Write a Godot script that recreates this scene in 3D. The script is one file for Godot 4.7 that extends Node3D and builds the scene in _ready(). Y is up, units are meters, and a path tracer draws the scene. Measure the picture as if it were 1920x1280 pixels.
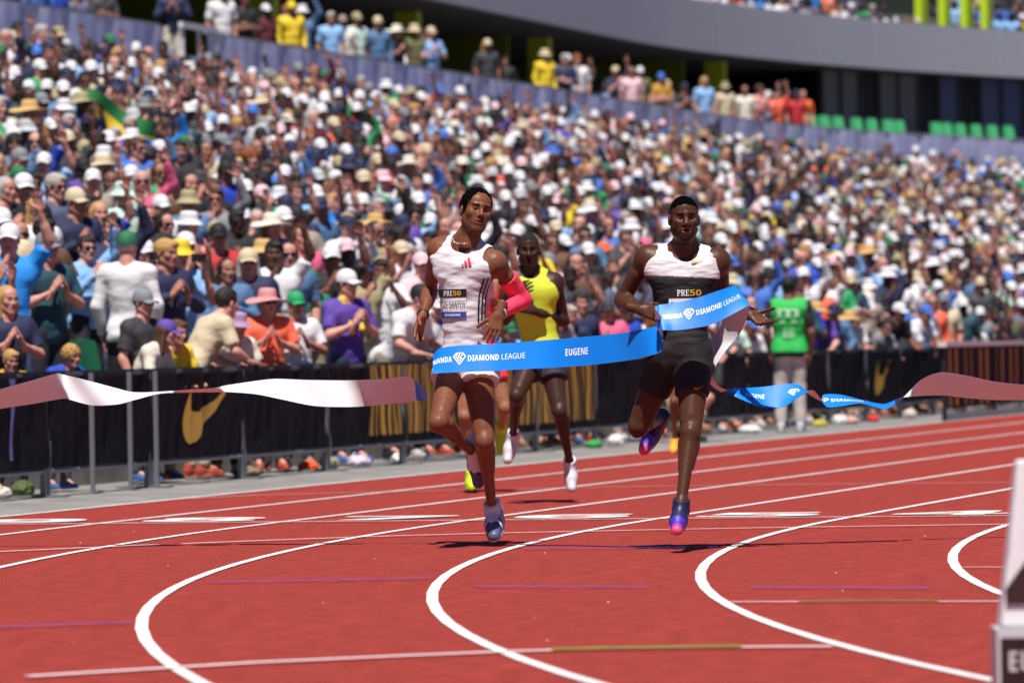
extends Node3D
# A finish-straight on an athletics track: two leading runners break the tape, a packed stand behind.
# World: finish line at z = 0, straight runs along -z, bend centre at the origin; metres, y up.

const RUNNER_ONE := {"base": Vector3(-41.275, 0, 4.394),
	"head": Vector3(0.045, 1.835, 0.05), "neck": Vector3(-0.011, 1.67, 0), "sh_r": Vector3(-0.164, 1.648, -0.08), "sh_l": Vector3(0.151, 1.564, 0.08), "el_r": Vector3(-0.218, 1.414, -0.29), "wr_r": Vector3(-0.254, 1.281, -0.04), "tip_r": Vector3(-0.308, 1.1, 0.04), "el_l": Vector3(0.291, 1.354, -0.08), "wr_l": Vector3(0.164, 1.279, 0.16), "tip_l": Vector3(0.116, 1.146, 0.2), "hip_r": Vector3(-0.086, 0.992, -0.02), "hip_l": Vector3(0.042, 0.984, 0.03), "kn_r": Vector3(-0.174, 0.692, 0.36), "an_r": Vector3(0.005, 0.532, -0.02), "toe_r": Vector3(0.023, 0.381, -0.1), "kn_l": Vector3(0.074, 0.587, 0.2), "an_l": Vector3(0.105, 0.221, -0.1), "toe_l": Vector3(0.111, 0.031, 0.07)}
const RUNNER_TWO := {"base": Vector3(-39.964, 0, 5.095),
	"head": Vector3(0.052, 1.757, 0.06), "neck": Vector3(0.056, 1.58, 0), "sh_r": Vector3(-0.147, 1.564, -0.03), "sh_l": Vector3(0.232, 1.541, -0.02), "el_r": Vector3(-0.279, 1.335, -0.13), "wr_r": Vector3(-0.194, 1.284, 0.12), "tip_r": Vector3(-0.092, 1.26, 0.17), "el_l": Vector3(0.255, 1.336, -0.2), "wr_l": Vector3(0.391, 1.253, -0.02), "tip_l": Vector3(0.511, 1.174, 0.05), "hip_r": Vector3(-0.051, 1.034, 0), "hip_l": Vector3(0.096, 1.031, 0), "kn_r": Vector3(-0.206, 0.662, -0.06), "an_r": Vector3(-0.083, 0.695, -0.44), "toe_r": Vector3(-0.163, 0.554, -0.4), "kn_l": Vector3(0.063, 0.628, 0.2), "an_l": Vector3(0.002, 0.26, 0.36), "toe_l": Vector3(-0.032, 0.123, 0.5)}
const RUNNER_THREE := {"base": Vector3(-42.933, 0, -3.851),
	"head": Vector3(-0.044, 1.751, 0.05), "neck": Vector3(-0.035, 1.604, 0), "sh_r": Vector3(-0.154, 1.566, 0), "sh_l": Vector3(0.133, 1.539, 0), "el_r": Vector3(-0.222, 1.276, -0.12), "wr_r": Vector3(-0.12, 1.421, 0.14), "tip_r": Vector3(-0.071, 1.493, 0.2), "el_l": Vector3(0.196, 1.262, -0.1), "wr_l": Vector3(-0.007, 1.334, 0.16), "tip_l": Vector3(-0.109, 1.376, 0.2), "hip_r": Vector3(-0.023, 1.022, 0), "hip_l": Vector3(0.095, 1.02, 0), "kn_r": Vector3(-0.145, 0.754, 0.3), "an_r": Vector3(-0.172, 0.482, -0.05), "toe_r": Vector3(-0.227, 0.266, 0.02), "kn_l": Vector3(0.15, 0.641, 0.18), "an_l": Vector3(0.22, 0.28, -0.02), "toe_l": Vector3(0.226, 0.076, 0.06)}
const RUNNER_FOUR := {"base": Vector3(-44.126, 0, -6.747),
	"head": Vector3(0, 1.759, 0.05), "neck": Vector3(0.013, 1.617, 0), "sh_r": Vector3(-0.115, 1.571, 0), "sh_l": Vector3(0.171, 1.558, 0), "el_r": Vector3(-0.2, 1.295, -0.12), "wr_r": Vector3(-0.077, 1.411, 0.14), "tip_r": Vector3(-0.028, 1.469, 0.2), "el_l": Vector3(0.238, 1.304, -0.1), "wr_l": Vector3(0.15, 1.447, 0.14), "tip_l": Vector3(0.111, 1.506, 0.2), "hip_r": Vector3(-0.037, 1.006, 0), "hip_l": Vector3(0.122, 1.003, 0), "kn_r": Vector3(-0.079, 0.579, 0.12), "an_r": Vector3(-0.035, 0.152, 0), "toe_r": Vector3(-0.035, 0.057, 0.16), "kn_l": Vector3(0.223, 0.634, 0.1), "an_l": Vector3(0.192, 0.489, -0.33), "toe_l": Vector3(0.182, 0.33, -0.33)}
const RUNNER_FIVE := {"base": Vector3(-45.621, 0, -20.601),
	"head": Vector3(0.019, 1.646, 0.05), "neck": Vector3(0.018, 1.5, 0), "sh_r": Vector3(-0.145, 1.45, 0), "sh_l": Vector3(0.18, 1.445, 0), "el_r": Vector3(-0.193, 1.179, -0.12), "wr_r": Vector3(-0.083, 1.292, 0.14), "tip_r": Vector3(-0.032, 1.332, 0.2), "el_l": Vector3(0.215, 1.172, -0.1), "wr_l": Vector3(0.105, 1.289, 0.14), "tip_l": Vector3(0.057, 1.331, 0.2), "hip_r": Vector3(-0.048, 0.936, 0), "hip_l": Vector3(0.082, 0.934, 0), "kn_r": Vector3(-0.064, 0.519, 0.12), "an_r": Vector3(-0.062, 0.13, 0), "toe_r": Vector3(-0.083, 0.034, 0.16), "kn_l": Vector3(0.083, 0.537, 0.1), "an_l": Vector3(0.084, 0.512, -0.3), "toe_l": Vector3(0.083, 0.364, -0.33)}
const TAPE_A := [
	[Vector3(-44.255, 0.87, 4.175), Vector3(-44.298, 0.761, 4.058)],
	[Vector3(-44.047, 0.907, 4.225), Vector3(-44.089, 0.795, 4.109)],
	[Vector3(-43.873, 0.95, 4.222), Vector3(-43.894, 0.82, 4.122)],
	[Vector3(-43.719, 0.989, 4.222), Vector3(-43.705, 0.848, 4.14)],
	[Vector3(-43.702, 0.982, 4.142), Vector3(-43.641, 0.839, 4.199)],
	[Vector3(-43.58, 0.957, 4.187), Vector3(-43.511, 0.807, 4.195)],
	[Vector3(-43.4, 0.903, 4.136), Vector3(-43.345, 0.812, 4.262)],
	[Vector3(-43.303, 0.877, 4.099), Vector3(-43.24, 0.837, 4.247)],
	[Vector3(-43.144, 0.878, 4.108), Vector3(-43.094, 0.868, 4.265)],
	[Vector3(-42.935, 0.889, 4.277), Vector3(-42.978, 0.872, 4.118)],
	[Vector3(-42.791, 0.896, 4.24), Vector3(-42.825, 0.871, 4.08)],
	[Vector3(-42.766, 0.908, 4.067), Vector3(-42.711, 0.871, 4.218)],
	[Vector3(-42.591, 0.93, 4.081), Vector3(-42.55, 0.857, 4.223)],
	[Vector3(-42.465, 0.94, 4.12), Vector3(-42.398, 0.825, 4.217)],
	[Vector3(-42.28, 0.932, 4.15), Vector3(-42.219, 0.787, 4.199)],
	[Vector3(-42.077, 0.926, 4.148), Vector3(-42.033, 0.779, 4.206)],
	[Vector3(-41.953, 0.928, 4.187), Vector3(-41.937, 0.782, 4.112)],
	[Vector3(-41.814, 0.932, 4.214), Vector3(-41.825, 0.792, 4.126)],
	[Vector3(-41.653, 0.937, 4.233), Vector3(-41.656, 0.811, 4.126)],
	[Vector3(-41.648, 0.814, 4.145), Vector3(-41.623, 0.924, 4.267)],
	[Vector3(-41.609, 0.808, 4.155), Vector3(-41.606, 0.912, 4.284)],
	[Vector3(-41.581, 0.811, 4.181), Vector3(-41.536, 0.847, 4.336)]]
const TAPE_B := [
	[Vector3(-41.443, 1.064, 4.545), Vector3(-41.415, 0.96, 4.67)],
	[Vector3(-41.397, 1.095, 4.581), Vector3(-41.369, 0.962, 4.674)],
	[Vector3(-41.306, 1.107, 4.607), Vector3(-41.288, 0.964, 4.687)],
	[Vector3(-41.189, 1.112, 4.621), Vector3(-41.172, 0.967, 4.696)],
	[Vector3(-41.066, 1.115, 4.632), Vector3(-41.05, 0.969, 4.707)],
	[Vector3(-40.901, 1.123, 4.674), Vector3(-40.885, 0.976, 4.747)],
	[Vector3(-40.722, 1.133, 4.736), Vector3(-40.709, 0.982, 4.802)],
	[Vector3(-40.499, 1.146, 4.89), Vector3(-40.488, 0.992, 4.948)],
	[Vector3(-40.316, 1.157, 5.046), Vector3(-40.303, 1.007, 5.113)],
	[Vector3(-40.174, 1.17, 5.194), Vector3(-40.139, 1.023, 5.259)],
	[Vector3(-40.076, 1.185, 5.27), Vector3(-40.053, 1.039, 5.343)],
	[Vector3(-39.997, 1.202, 5.305), Vector3(-39.976, 1.063, 5.392)],
	[Vector3(-39.982, 1.226, 5.326), Vector3(-39.957, 1.113, 5.445)],
	[Vector3(-39.969, 1.253, 5.457), Vector3(-40.001, 1.164, 5.322)],
	[Vector3(-39.994, 1.287, 5.461), Vector3(-40.016, 1.192, 5.328)],
	[Vector3(-40.001, 1.304, 5.362), Vector3(-39.959, 1.175, 5.456)],
	[Vector3(-39.923, 1.314, 5.352), Vector3(-39.905, 1.171, 5.433)],
	[Vector3(-39.844, 1.328, 5.342), Vector3(-39.833, 1.176, 5.405)],
	[Vector3(-39.767, 1.348, 5.329), Vector3(-39.729, 1.193, 5.372)],
	[Vector3(-39.687, 1.378, 5.259), Vector3(-39.653, 1.228, 5.321)],
	[Vector3(-39.633, 1.401, 5.146), Vector3(-39.54, 1.294, 5.227)],
	[Vector3(-39.638, 1.395, 5.096), Vector3(-39.545, 1.286, 5.176)],
	[Vector3(-39.697, 1.317, 5.027), Vector3(-39.567, 1.252, 5.101)],
	[Vector3(-39.752, 1.202, 4.928), Vector3(-39.626, 1.16, 5.022)],
	[Vector3(-39.803, 1.123, 4.886), Vector3(-39.677, 1.104, 4.987)],
	[Vector3(-39.835, 1.05, 4.888), Vector3(-39.721, 1.049, 5.003)],
	[Vector3(-39.853, 0.967, 4.883), Vector3(-39.781, 0.948, 5.028)],
	[Vector3(-39.853, 0.907, 4.833), Vector3(-39.771, 0.885, 4.972)],
	[Vector3(-39.832, 0.867, 4.795), Vector3(-39.755, 0.864, 4.939)],
	[Vector3(-39.793, 0.837, 4.763), Vector3(-39.729, 0.85, 4.914)]]
const TAPE_D := [
	[Vector3(-39.727, 0.854, 4.908), Vector3(-39.822, 0.858, 4.776)],
	[Vector3(-39.671, 0.857, 4.688), Vector3(-39.64, 0.785, 4.832)],
	[Vector3(-39.596, 0.861, 4.63), Vector3(-39.575, 0.754, 4.753)],
	[Vector3(-39.525, 0.869, 4.619), Vector3(-39.497, 0.747, 4.726)],
	[Vector3(-39.457, 0.876, 4.595), Vector3(-39.434, 0.769, 4.717)],
	[Vector3(-39.404, 0.867, 4.569), Vector3(-39.387, 0.8, 4.719)],
	[Vector3(-39.373, 0.829, 4.554), Vector3(-39.313, 0.841, 4.706)],
	[Vector3(-39.303, 0.778, 4.486), Vector3(-39.291, 0.815, 4.648)],
	[Vector3(-39.3, 0.813, 4.439), Vector3(-39.258, 0.749, 4.583)],
	[Vector3(-39.211, 0.811, 4.415), Vector3(-39.174, 0.752, 4.564)],
	[Vector3(-39.116, 0.782, 4.334), Vector3(-39.086, 0.763, 4.495)],
	[Vector3(-39.014, 0.755, 4.258), Vector3(-38.979, 0.73, 4.416)],
	[Vector3(-38.966, 0.768, 4.245), Vector3(-38.931, 0.746, 4.405)],
	[Vector3(-38.901, 0.788, 4.346), Vector3(-38.925, 0.775, 4.183)],
	[Vector3(-38.827, 0.796, 4.119), Vector3(-38.801, 0.883, 4.257)],
	[Vector3(-38.713, 0.796, 4.056), Vector3(-38.706, 0.923, 4.164)],
	[Vector3(-38.596, 0.779, 3.973), Vector3(-38.575, 0.901, 4.083)],
	[Vector3(-38.465, 0.766, 3.878), Vector3(-38.442, 0.867, 4.008)],
	[Vector3(-38.319, 0.761, 3.784), Vector3(-38.295, 0.847, 3.925)],
	[Vector3(-38.13, 0.751, 3.685), Vector3(-38.107, 0.834, 3.827)]]
const CAM_AT := Vector3(-33.281, 1.123, 35.277)
const CAM_RIGHT := Vector3(0.969754, -0.016379, -0.243534)
const CAM_UP := Vector3(0.015914, 0.999866, -0.003879)
const CAM_BACK := Vector3(0.243565, -0.000114, 0.969885)
const SPECTATORS := [
	[0, -7.22, 0.91, "clap", "navy", "t", "none", "white", "blond", "long", 1, 0, 0, "smiling woman with curly blond hair clapping in a navy top at the rail"],
	[1, -9.75, 1.05, "raise", "azure", "t", "cap", "white", "grey", "short", 1, 0, 0, "man in bright blue tee and white cap behind the curly blond woman"],
	[1, -10.71, 1.02, "clap", "teal", "t", "cap", "grey", "grey", "short", 1, 0, 0, "bearded man in dark teal tee and grey cap clapping"],
	[3, -15.46, 1.00, "stand", "white", "t", "none", "white", "blond", "long", 1, 1, 0, "woman with long straight blond hair and sunglasses in a white top"],
	[4, -18.53, 1.04, "stand", "slate", "l", "none", "white", "grey", "short", 1, 1, 0, "grey haired man with glasses in an open slate jacket"],
	[3, -16.61, 1.06, "clap", "navy", "l", "cap", "beige", "brown", "short", 2, 1, 0, "man in navy jacket and beige cap clapping high"],
	[3, -17.29, 1.00, "raise", "royal", "t", "none", "white", "blond", "long", 1, 0, 0, "woman in royal blue football shirt with hands raised to clap"],
	[4, -20.70, 1.02, "stand", "mint", "l", "bucket", "mint", "brown", "short", 2, 1, 0, "person under a tall mint sun hat with neck flap and red glasses"],
	[1, -12.88, 1.04, "back", "white", "l", "cap", "green", "grey", "short", 1, 0, 172, "man in loose white shirt and green cap turned away from the track"],
	[3, -18.84, 0.99, "stand", "black", "t", "none", "white", "brown", "long", 2, 1, 0, "dark haired woman in black top and green mirrored sunglasses"],
	[4, -21.94, 0.96, "stand", "white", "t", "cap", "white", "brown", "short", 2, 1, 0, "man in white cap with bag straps over his shoulders"],
	[4, -22.90, 1.00, "stand", "denim", "l", "bucket", "khaki", "grey", "short", 2, 0, 20, "man in khaki hat and broad blue denim shirt"],
	[1, -14.41, 1.01, "phone", "sky", "t", "bucket", "yellow", "brown", "short", 1, 0, 30, "person in yellow bucket hat and light blue polo holding up a phone"],
	[2, -16.08, 0.90, "phone", "white", "l", "cap", "white", "grey", "short", 1, 0, 20, "man in white cap and white shirt filming with raised hands"],
	[0, -10.63, 0.90, "stand", "charcoal", "t", "cap", "grey", "brown", "short", 1, 1, 0, "boy in grey cap and charcoal tee behind the girl in the purple cap"],
	[0, -10.56, 0.83, "lean", "ivory", "l", "cap", "purple", "brown", "long", 1, 0, 70, "girl in purple cap and pale hoodie at the rail"],
	[0, -11.11, 0.83, "lean", "yellow", "t", "none", "white", "brown", "short", 1, 0, 40, "child in bright yellow shirt leaning on the rail"],
	[0, -12.15, 1.00, "lean", "beige", "t", "none", "white", "dark", "short", 1, 0, 120, "man in beige tee with his face tipped up at the rail"],
	[0, -12.95, 0.87, "lean", "ivory", "t", "bucket", "mauve", "brown", "short", 1, 0, 30, "small child in a mauve bucket hat at the rail"],
	[1, -15.84, 0.93, "clap", "denim", "l", "none", "white", "dark", "long", 2, 0, 0, "woman with dark wavy hair clapping in grey denim shirt"],
	[2, -19.00, 0.90, "stand", "black", "t", "none", "white", "dark", "bald", 4, 0, 0, "bald man in black tee behind the woman in grey denim"],
	[3, -21.80, 1.00, "stand", "black", "t", "none", "white", "black", "short", 5, 1, 0, "man with short black hair and sunglasses in black tee"],
	[2, -18.37, 1.01, "stand", "red", "t", "cap", "black", "brown", "short", 2, 0, 0, "man in red shirt and black cap with gold badge"],
	[0, -7.15, 0.69, "lean", "mustard", "t", "none", "white", "blond", "short", 2, 0, 0, "child with yellow painted face peering over the rail"],
	[0, -8.39, 0.71, "lean", "royal", "t", "none", "white", "blond", "curly", 1, 0, 40, "curly blond child in a royal blue shirt at the rail"],
	[0, -14.26, 0.91, "clap", "coral", "t", "sunhat", "rose", "brown", "short", 1, 1, 15, "woman in coral shirt and rose sun hat clapping at the rail"],
	[2, -19.86, 0.93, "stand", "blue", "l", "sunhat", "straw", "grey", "short", 2, 1, 60, "man in blue shirt and tan straw hat seen from the side"],
	[1, -18.60, 0.88, "clap", "green", "t", "cap", "green", "brown", "short", 1, 1, 25, "man in dark green tee and bright green cap clapping"],
	[0, -15.15, 0.90, "clap", "white", "t", "cap", "emerald", "grey", "short", 2, 1, 15, "spectator in white and emerald cap clapping beside the coral shirt"],
	[0, -16.86, 1.02, "clap", "purple", "t", "cap", "white", "brown", "short", 1, 1, 40, "man in purple tee with white cap and a yellow towel on his neck"],
	[2, -21.20, 1.03, "stand", "pink", "t", "none", "white", "brown", "long", 1, 0, 30, "woman in a deep pink sleeveless top above the green caps"],
	[2, -22.36, 0.84, "stand", "white", "t", "cap", "taupe", "grey", "short", 2, 0, 50, "spectator in taupe cap and white tee behind the purple tee"],
	[2, -24.22, 0.82, "stand", "charcoal", "t", "cap", "khaki", "brown", "short", 2, 0, 0, "spectator in khaki cap behind the stooping man in white"],
	[0, -18.60, 1.04, "lean", "white", "t", "cap", "black", "brown", "short", 1, 1, 55, "man in white tee and black cap stooping over the rail with papers"],
	[0, -19.07, 0.95, "lean", "lightgrey", "t", "cap", "white", "brown", "short", 1, 0, 30, "child in white cap beside the stooping man in white"],
	[1, -22.91, 0.89, "stand", "white", "t", "cap", "black", "dark", "short", 4, 0, 30, "spectator in black cap and white tee beside the runner's wrist"],
	[0, -14.44, 0.62, "lean", "olive", "t", "none", "white", "blond", "short", 1, 1, 0, "blond child in glasses with chin on the rail below the coral shirt"],
	[2, -45.01, 0.95, "stand", "white", "t", "bucket", "white", "grey", "short", 2, 0, 150, "man in white bucket hat and white tee above the green bib"],
	[0, -40.54, 0.96, "lean", "denim", "l", "cap", "navy", "brown", "short", 2, 0, 0, "person in open denim jacket over white tee and navy cap"],
	[0, -41.59, 0.90, "lean", "white", "t", "sunhat", "straw", "grey", "short", 1, 0, 0, "person with lowered straw hat and white shirt leaning on the rail"],
	[1, -47.65, 0.77, "stand", "taupe", "t", "bucket", "beige", "brown", "long", 2, 0, 0, "woman in wide beige hat behind the straw hat"],
	[0, -44.47, 0.97, "lean", "black", "t", "cap", "white", "dark", "short", 3, 0, 0, "person in white cap and black tee with a lanyard leaning out"],
	[0, -46.56, 0.96, "lean", "white", "t", "cap", "blue", "brown", "short", 2, 0, 0, "person in blue cap and open white shirt leaning on the rail"],
	[1, -52.46, 0.80, "stand", "rose", "t", "cap", "palepink", "brown", "long", 1, 0, 0, "woman in pale pink cap behind the blue cap"],
	[0, -49.61, 0.77, "stand", "red", "t", "cap", "black", "dark", "short", 3, 0, 0, "person in red top and black cap by the white railing"],
	[1, -55.36, 0.65, "stand", "white", "l", "none", "white", "grey", "short", 1, 0, 0, "grey haired man in white shirt by the white railing"],
	[0, -52.37, 0.86, "stand", "grey", "t", "cap", "white", "brown", "short", 2, 0, 0, "person in grey tee and white cap at the white railing"],
	[0, -53.59, 0.74, "stand", "maroon", "t", "none", "white", "brown", "long", 2, 0, 0, "woman in maroon top with brown hair at the white railing"],
	[0, -55.13, 0.79, "stand", "olive", "t", "none", "white", "brown", "short", 2, 0, 0, "person in olive tee near the end of the white railing"],
	[9, -35.44, 0.99, "raise", "azure", "l", "none", "white", "dark", "short", 2, 0, 0, "person in shiny bright blue jacket reaching one arm high"],
	[5, -44.83, 1.04, "stand", "sky", "t", "sunhat", "white", "grey", "short", 1, 0, 30, "man in light blue shirt and floppy white sun hat above the yellow vest runner"],
	[5, -42.44, 0.97, "stand", "sky", "l", "cap", "white", "grey", "short", 1, 0, 0, "broad man in pale blue shirt between the two leading runners"],
	[3, -38.19, 0.93, "stand", "charcoal", "t", "cap", "orange", "brown", "short", 2, 0, 0, "person in orange cap and charcoal tee between the two leading runners"],
	[8, -69.68, 0.99, "stand", "yellow", "l", "none", "white", "dark", "short", 3, 0, 0, "person in bright yellow jacket standing in the crowd beyond the black vest runner"],
	[7, -68.39, 0.90, "stand", "lime", "t", "cap", "lime", "brown", "short", 2, 0, 0, "person in lime tee and lime cap in the crowd"],
]


func _ready() -> void:
	rng.seed = 3
	# camera: long lens, low, rolled a touch
	var cam := Camera3D.new()
	cam.name = "camera"
	add_child(cam)
	var att := CameraAttributesPhysical.new()
	att.frustum_focal_length = 205.02
	att.frustum_focus_distance = 31.6
	att.frustum_near = 1.0
	att.frustum_far = 2000.0
	att.exposure_aperture = 4.3
	cam.attributes = att
	cam.transform = Transform3D(Basis(CAM_RIGHT, CAM_UP, CAM_BACK).orthonormalized(), CAM_AT)
	cam.current = true
	# sky and sun: clear noon, sun high behind the lens
	var env := Environment.new()
	var sky := Sky.new()
	var sm := ProceduralSkyMaterial.new()
	sm.sky_top_color = Color("#3a6cbc")
	sm.sky_horizon_color = Color("#b2c8e6")
	sm.sky_curve = 0.12
	sm.ground_bottom_color = Color("#6b5a55")
	sm.ground_horizon_color = Color("#a9b4c4")
	sky.sky_material = sm
	env.background_mode = Environment.BG_SKY
	env.sky = sky
	env.background_energy_multiplier = 0.36
	env.tonemap_mode = Environment.TONE_MAPPER_LINEAR
	env.tonemap_exposure = 1.24
	env.ssao_enabled = true
	env.ssil_enabled = true
	env.sdfgi_enabled = true
	var we := WorldEnvironment.new()
	we.name = "environment"
	we.environment = env
	add_child(we)
	var sun := DirectionalLight3D.new()
	sun.name = "sun"
	sun.light_energy = 1.6
	sun.light_color = Color("#fff7ee")
	sun.light_angular_distance = 0.53
	sun.shadow_enabled = true
	add_child(sun)
	sun.look_at_from_position(Vector3(0.06, 0.914, 0.402) * 100.0, Vector3.ZERO, Vector3.RIGHT)
	var t0 := Time.get_ticks_msec()
	build_ground()
	build_stand()
	build_barriers()
	build_bags()
	print("setting ", Time.get_ticks_msec() - t0)
	build_runner_one()
	print("runner one ", Time.get_ticks_msec() - t0)
	build_runner_two()
	build_runner_plain(RUNNER_THREE, "runner in yellow vest and dark shorts chasing behind the tape", Color(0.062, 0.03, 0.022), "#c9d433", "#2c2430", Color(0.62, 0.62, 0.66), 1.0, 0.0, 0.42)
	build_runner_plain(RUNNER_FOUR, "runner in red kit and lime shoes half hidden behind the white vest", Color(0.36, 0.17, 0.1), "#ee2f4a", "#ee2f4a", Color(0.5, 0.8, 0.02), 0.95, 0.0, 0.45, "short")
	build_runner_plain(RUNNER_FIVE, "last runner with orange shoes hidden behind the black tights runner", Color(0.2, 0.09, 0.05), "#6c6ab0", "#6c6ab0", Color(0.9, 0.4, 0.04), 0.95, 0.0, 0.45)
	print("runners ", Time.get_ticks_msec() - t0)
	build_crowd()
	build_concourse_people()
	print("crowd ", Time.get_ticks_msec() - t0)
	build_officials()
	build_tape()
	build_marker()
	print("done ", Time.get_ticks_msec() - t0)

# ------------------------------------------------------------------ shape tools
class Geo:
	var v := PackedVector3Array()
	var n := PackedVector3Array()
	var c := PackedColorArray()
	var i := PackedInt32Array()

	func add(g: Geo, xf := Transform3D.IDENTITY) -> Geo:
		var first := v.size()
		for k in g.v.size():
			v.append(xf * g.v[k])
			n.append((xf.basis * g.n[k]).normalized())
			c.append(g.c[k])
		for k in g.i:
			i.append(k + first)
		return self

	func vert(p: Vector3, normal: Vector3, col := Color.WHITE) -> int:
		v.append(p)
		n.append(normal)
		c.append(col)
		return v.size() - 1

	func tri(a: int, b: int, d: int) -> void:
		i.append(a)
		i.append(b)
		i.append(d)

	# rows of points (all the same length) joined to a sheet; front faces where rows x columns turn clockwise
	func grid(rows: Array, col := Color.WHITE, flip := false) -> void:
		var first := v.size()
		var w: int = rows[0].size()
		for r in rows.size():
			for k in w:
				var up: Vector3 = rows[mini(r + 1, rows.size() - 1)][k] - rows[maxi(r - 1, 0)][k]
				var side: Vector3 = rows[r][mini(k + 1, w - 1)] - rows[r][maxi(k - 1, 0)]
				var normal := side.cross(up).normalized()
				vert(rows[r][k], -normal if flip else normal, col)
		for r in rows.size() - 1:
			for k in w - 1:
				var a := first + r * w + k
				if flip:
					tri(a, a + 1, a + w + 1)
					tri(a, a + w + 1, a + w)
				else:
					tri(a, a + w + 1, a + 1)
					tri(a, a + w, a + w + 1)

	func quad(a: Vector3, b: Vector3, d: Vector3, e: Vector3, col := Color.WHITE) -> void:
		var normal := (e - a).cross(b - a).normalized()
		var k := vert(a, normal, col)
		vert(b, normal, col)
		vert(d, normal, col)
		vert(e, normal, col)
		tri(k, k + 1, k + 2)
		tri(k, k + 2, k + 3)

	func box(lo: Vector3, hi: Vector3, col := Color.WHITE) -> void:
		var p := []
		for q in 8:
			p.append(Vector3(hi.x if q & 1 else lo.x, hi.y if q & 2 else lo.y, hi.z if q & 4 else lo.z))
		for f in [[1, 3, 2, 0], [6, 7, 5, 4], [2, 6, 4, 0], [5, 7, 3, 1], [4, 5, 1, 0], [3, 7, 6, 2]]:
			quad(p[f[0]], p[f[1]], p[f[2]], p[f[3]], col)

	# a round bar through points
	func tube(pts: Array, r: float, sides := 10, col := Color.WHITE) -> void:
		var rows := []
		for k in pts.size():
			var t: Vector3 = (pts[mini(k + 1, pts.size() - 1)] - pts[maxi(k - 1, 0)]).normalized()
			var a := t.cross(Vector3.UP if absf(t.y) < 0.9 else Vector3.RIGHT).normalized()
			var b := a.cross(t).normalized()
			var ring := []
			for s in sides + 1:
				var w := TAU * s / sides
				ring.append(pts[k] + a * cos(w) * r + b * sin(w) * r)
			rows.append(ring)
		grid(rows, col)
		for e in 2:
			var ring: Array = rows[0] if e == 0 else rows[rows.size() - 1]
			var t: Vector3 = (pts[0] - pts[1]).normalized() if e == 0 else (pts[pts.size() - 1] - pts[pts.size() - 2]).normalized()
			var m := vert(pts[0] if e == 0 else pts[pts.size() - 1], t, col)
			var f := v.size()
			for s in sides + 1:
				vert(ring[s], t, col)
			for s in sides:
				if e == 0:
					tri(m, f + s, f + s + 1)
				else:
					tri(m, f + s + 1, f + s)

	func mesh() -> ArrayMesh:
		var arr := []
		arr.resize(Mesh.ARRAY_MAX)
		arr[Mesh.ARRAY_VERTEX] = v
		arr[Mesh.ARRAY_NORMAL] = n
		arr[Mesh.ARRAY_COLOR] = c
		arr[Mesh.ARRAY_INDEX] = i
		var m := ArrayMesh.new()
		m.add_surface_from_arrays(Mesh.PRIMITIVE_TRIANGLES, arr)
		return m


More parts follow.
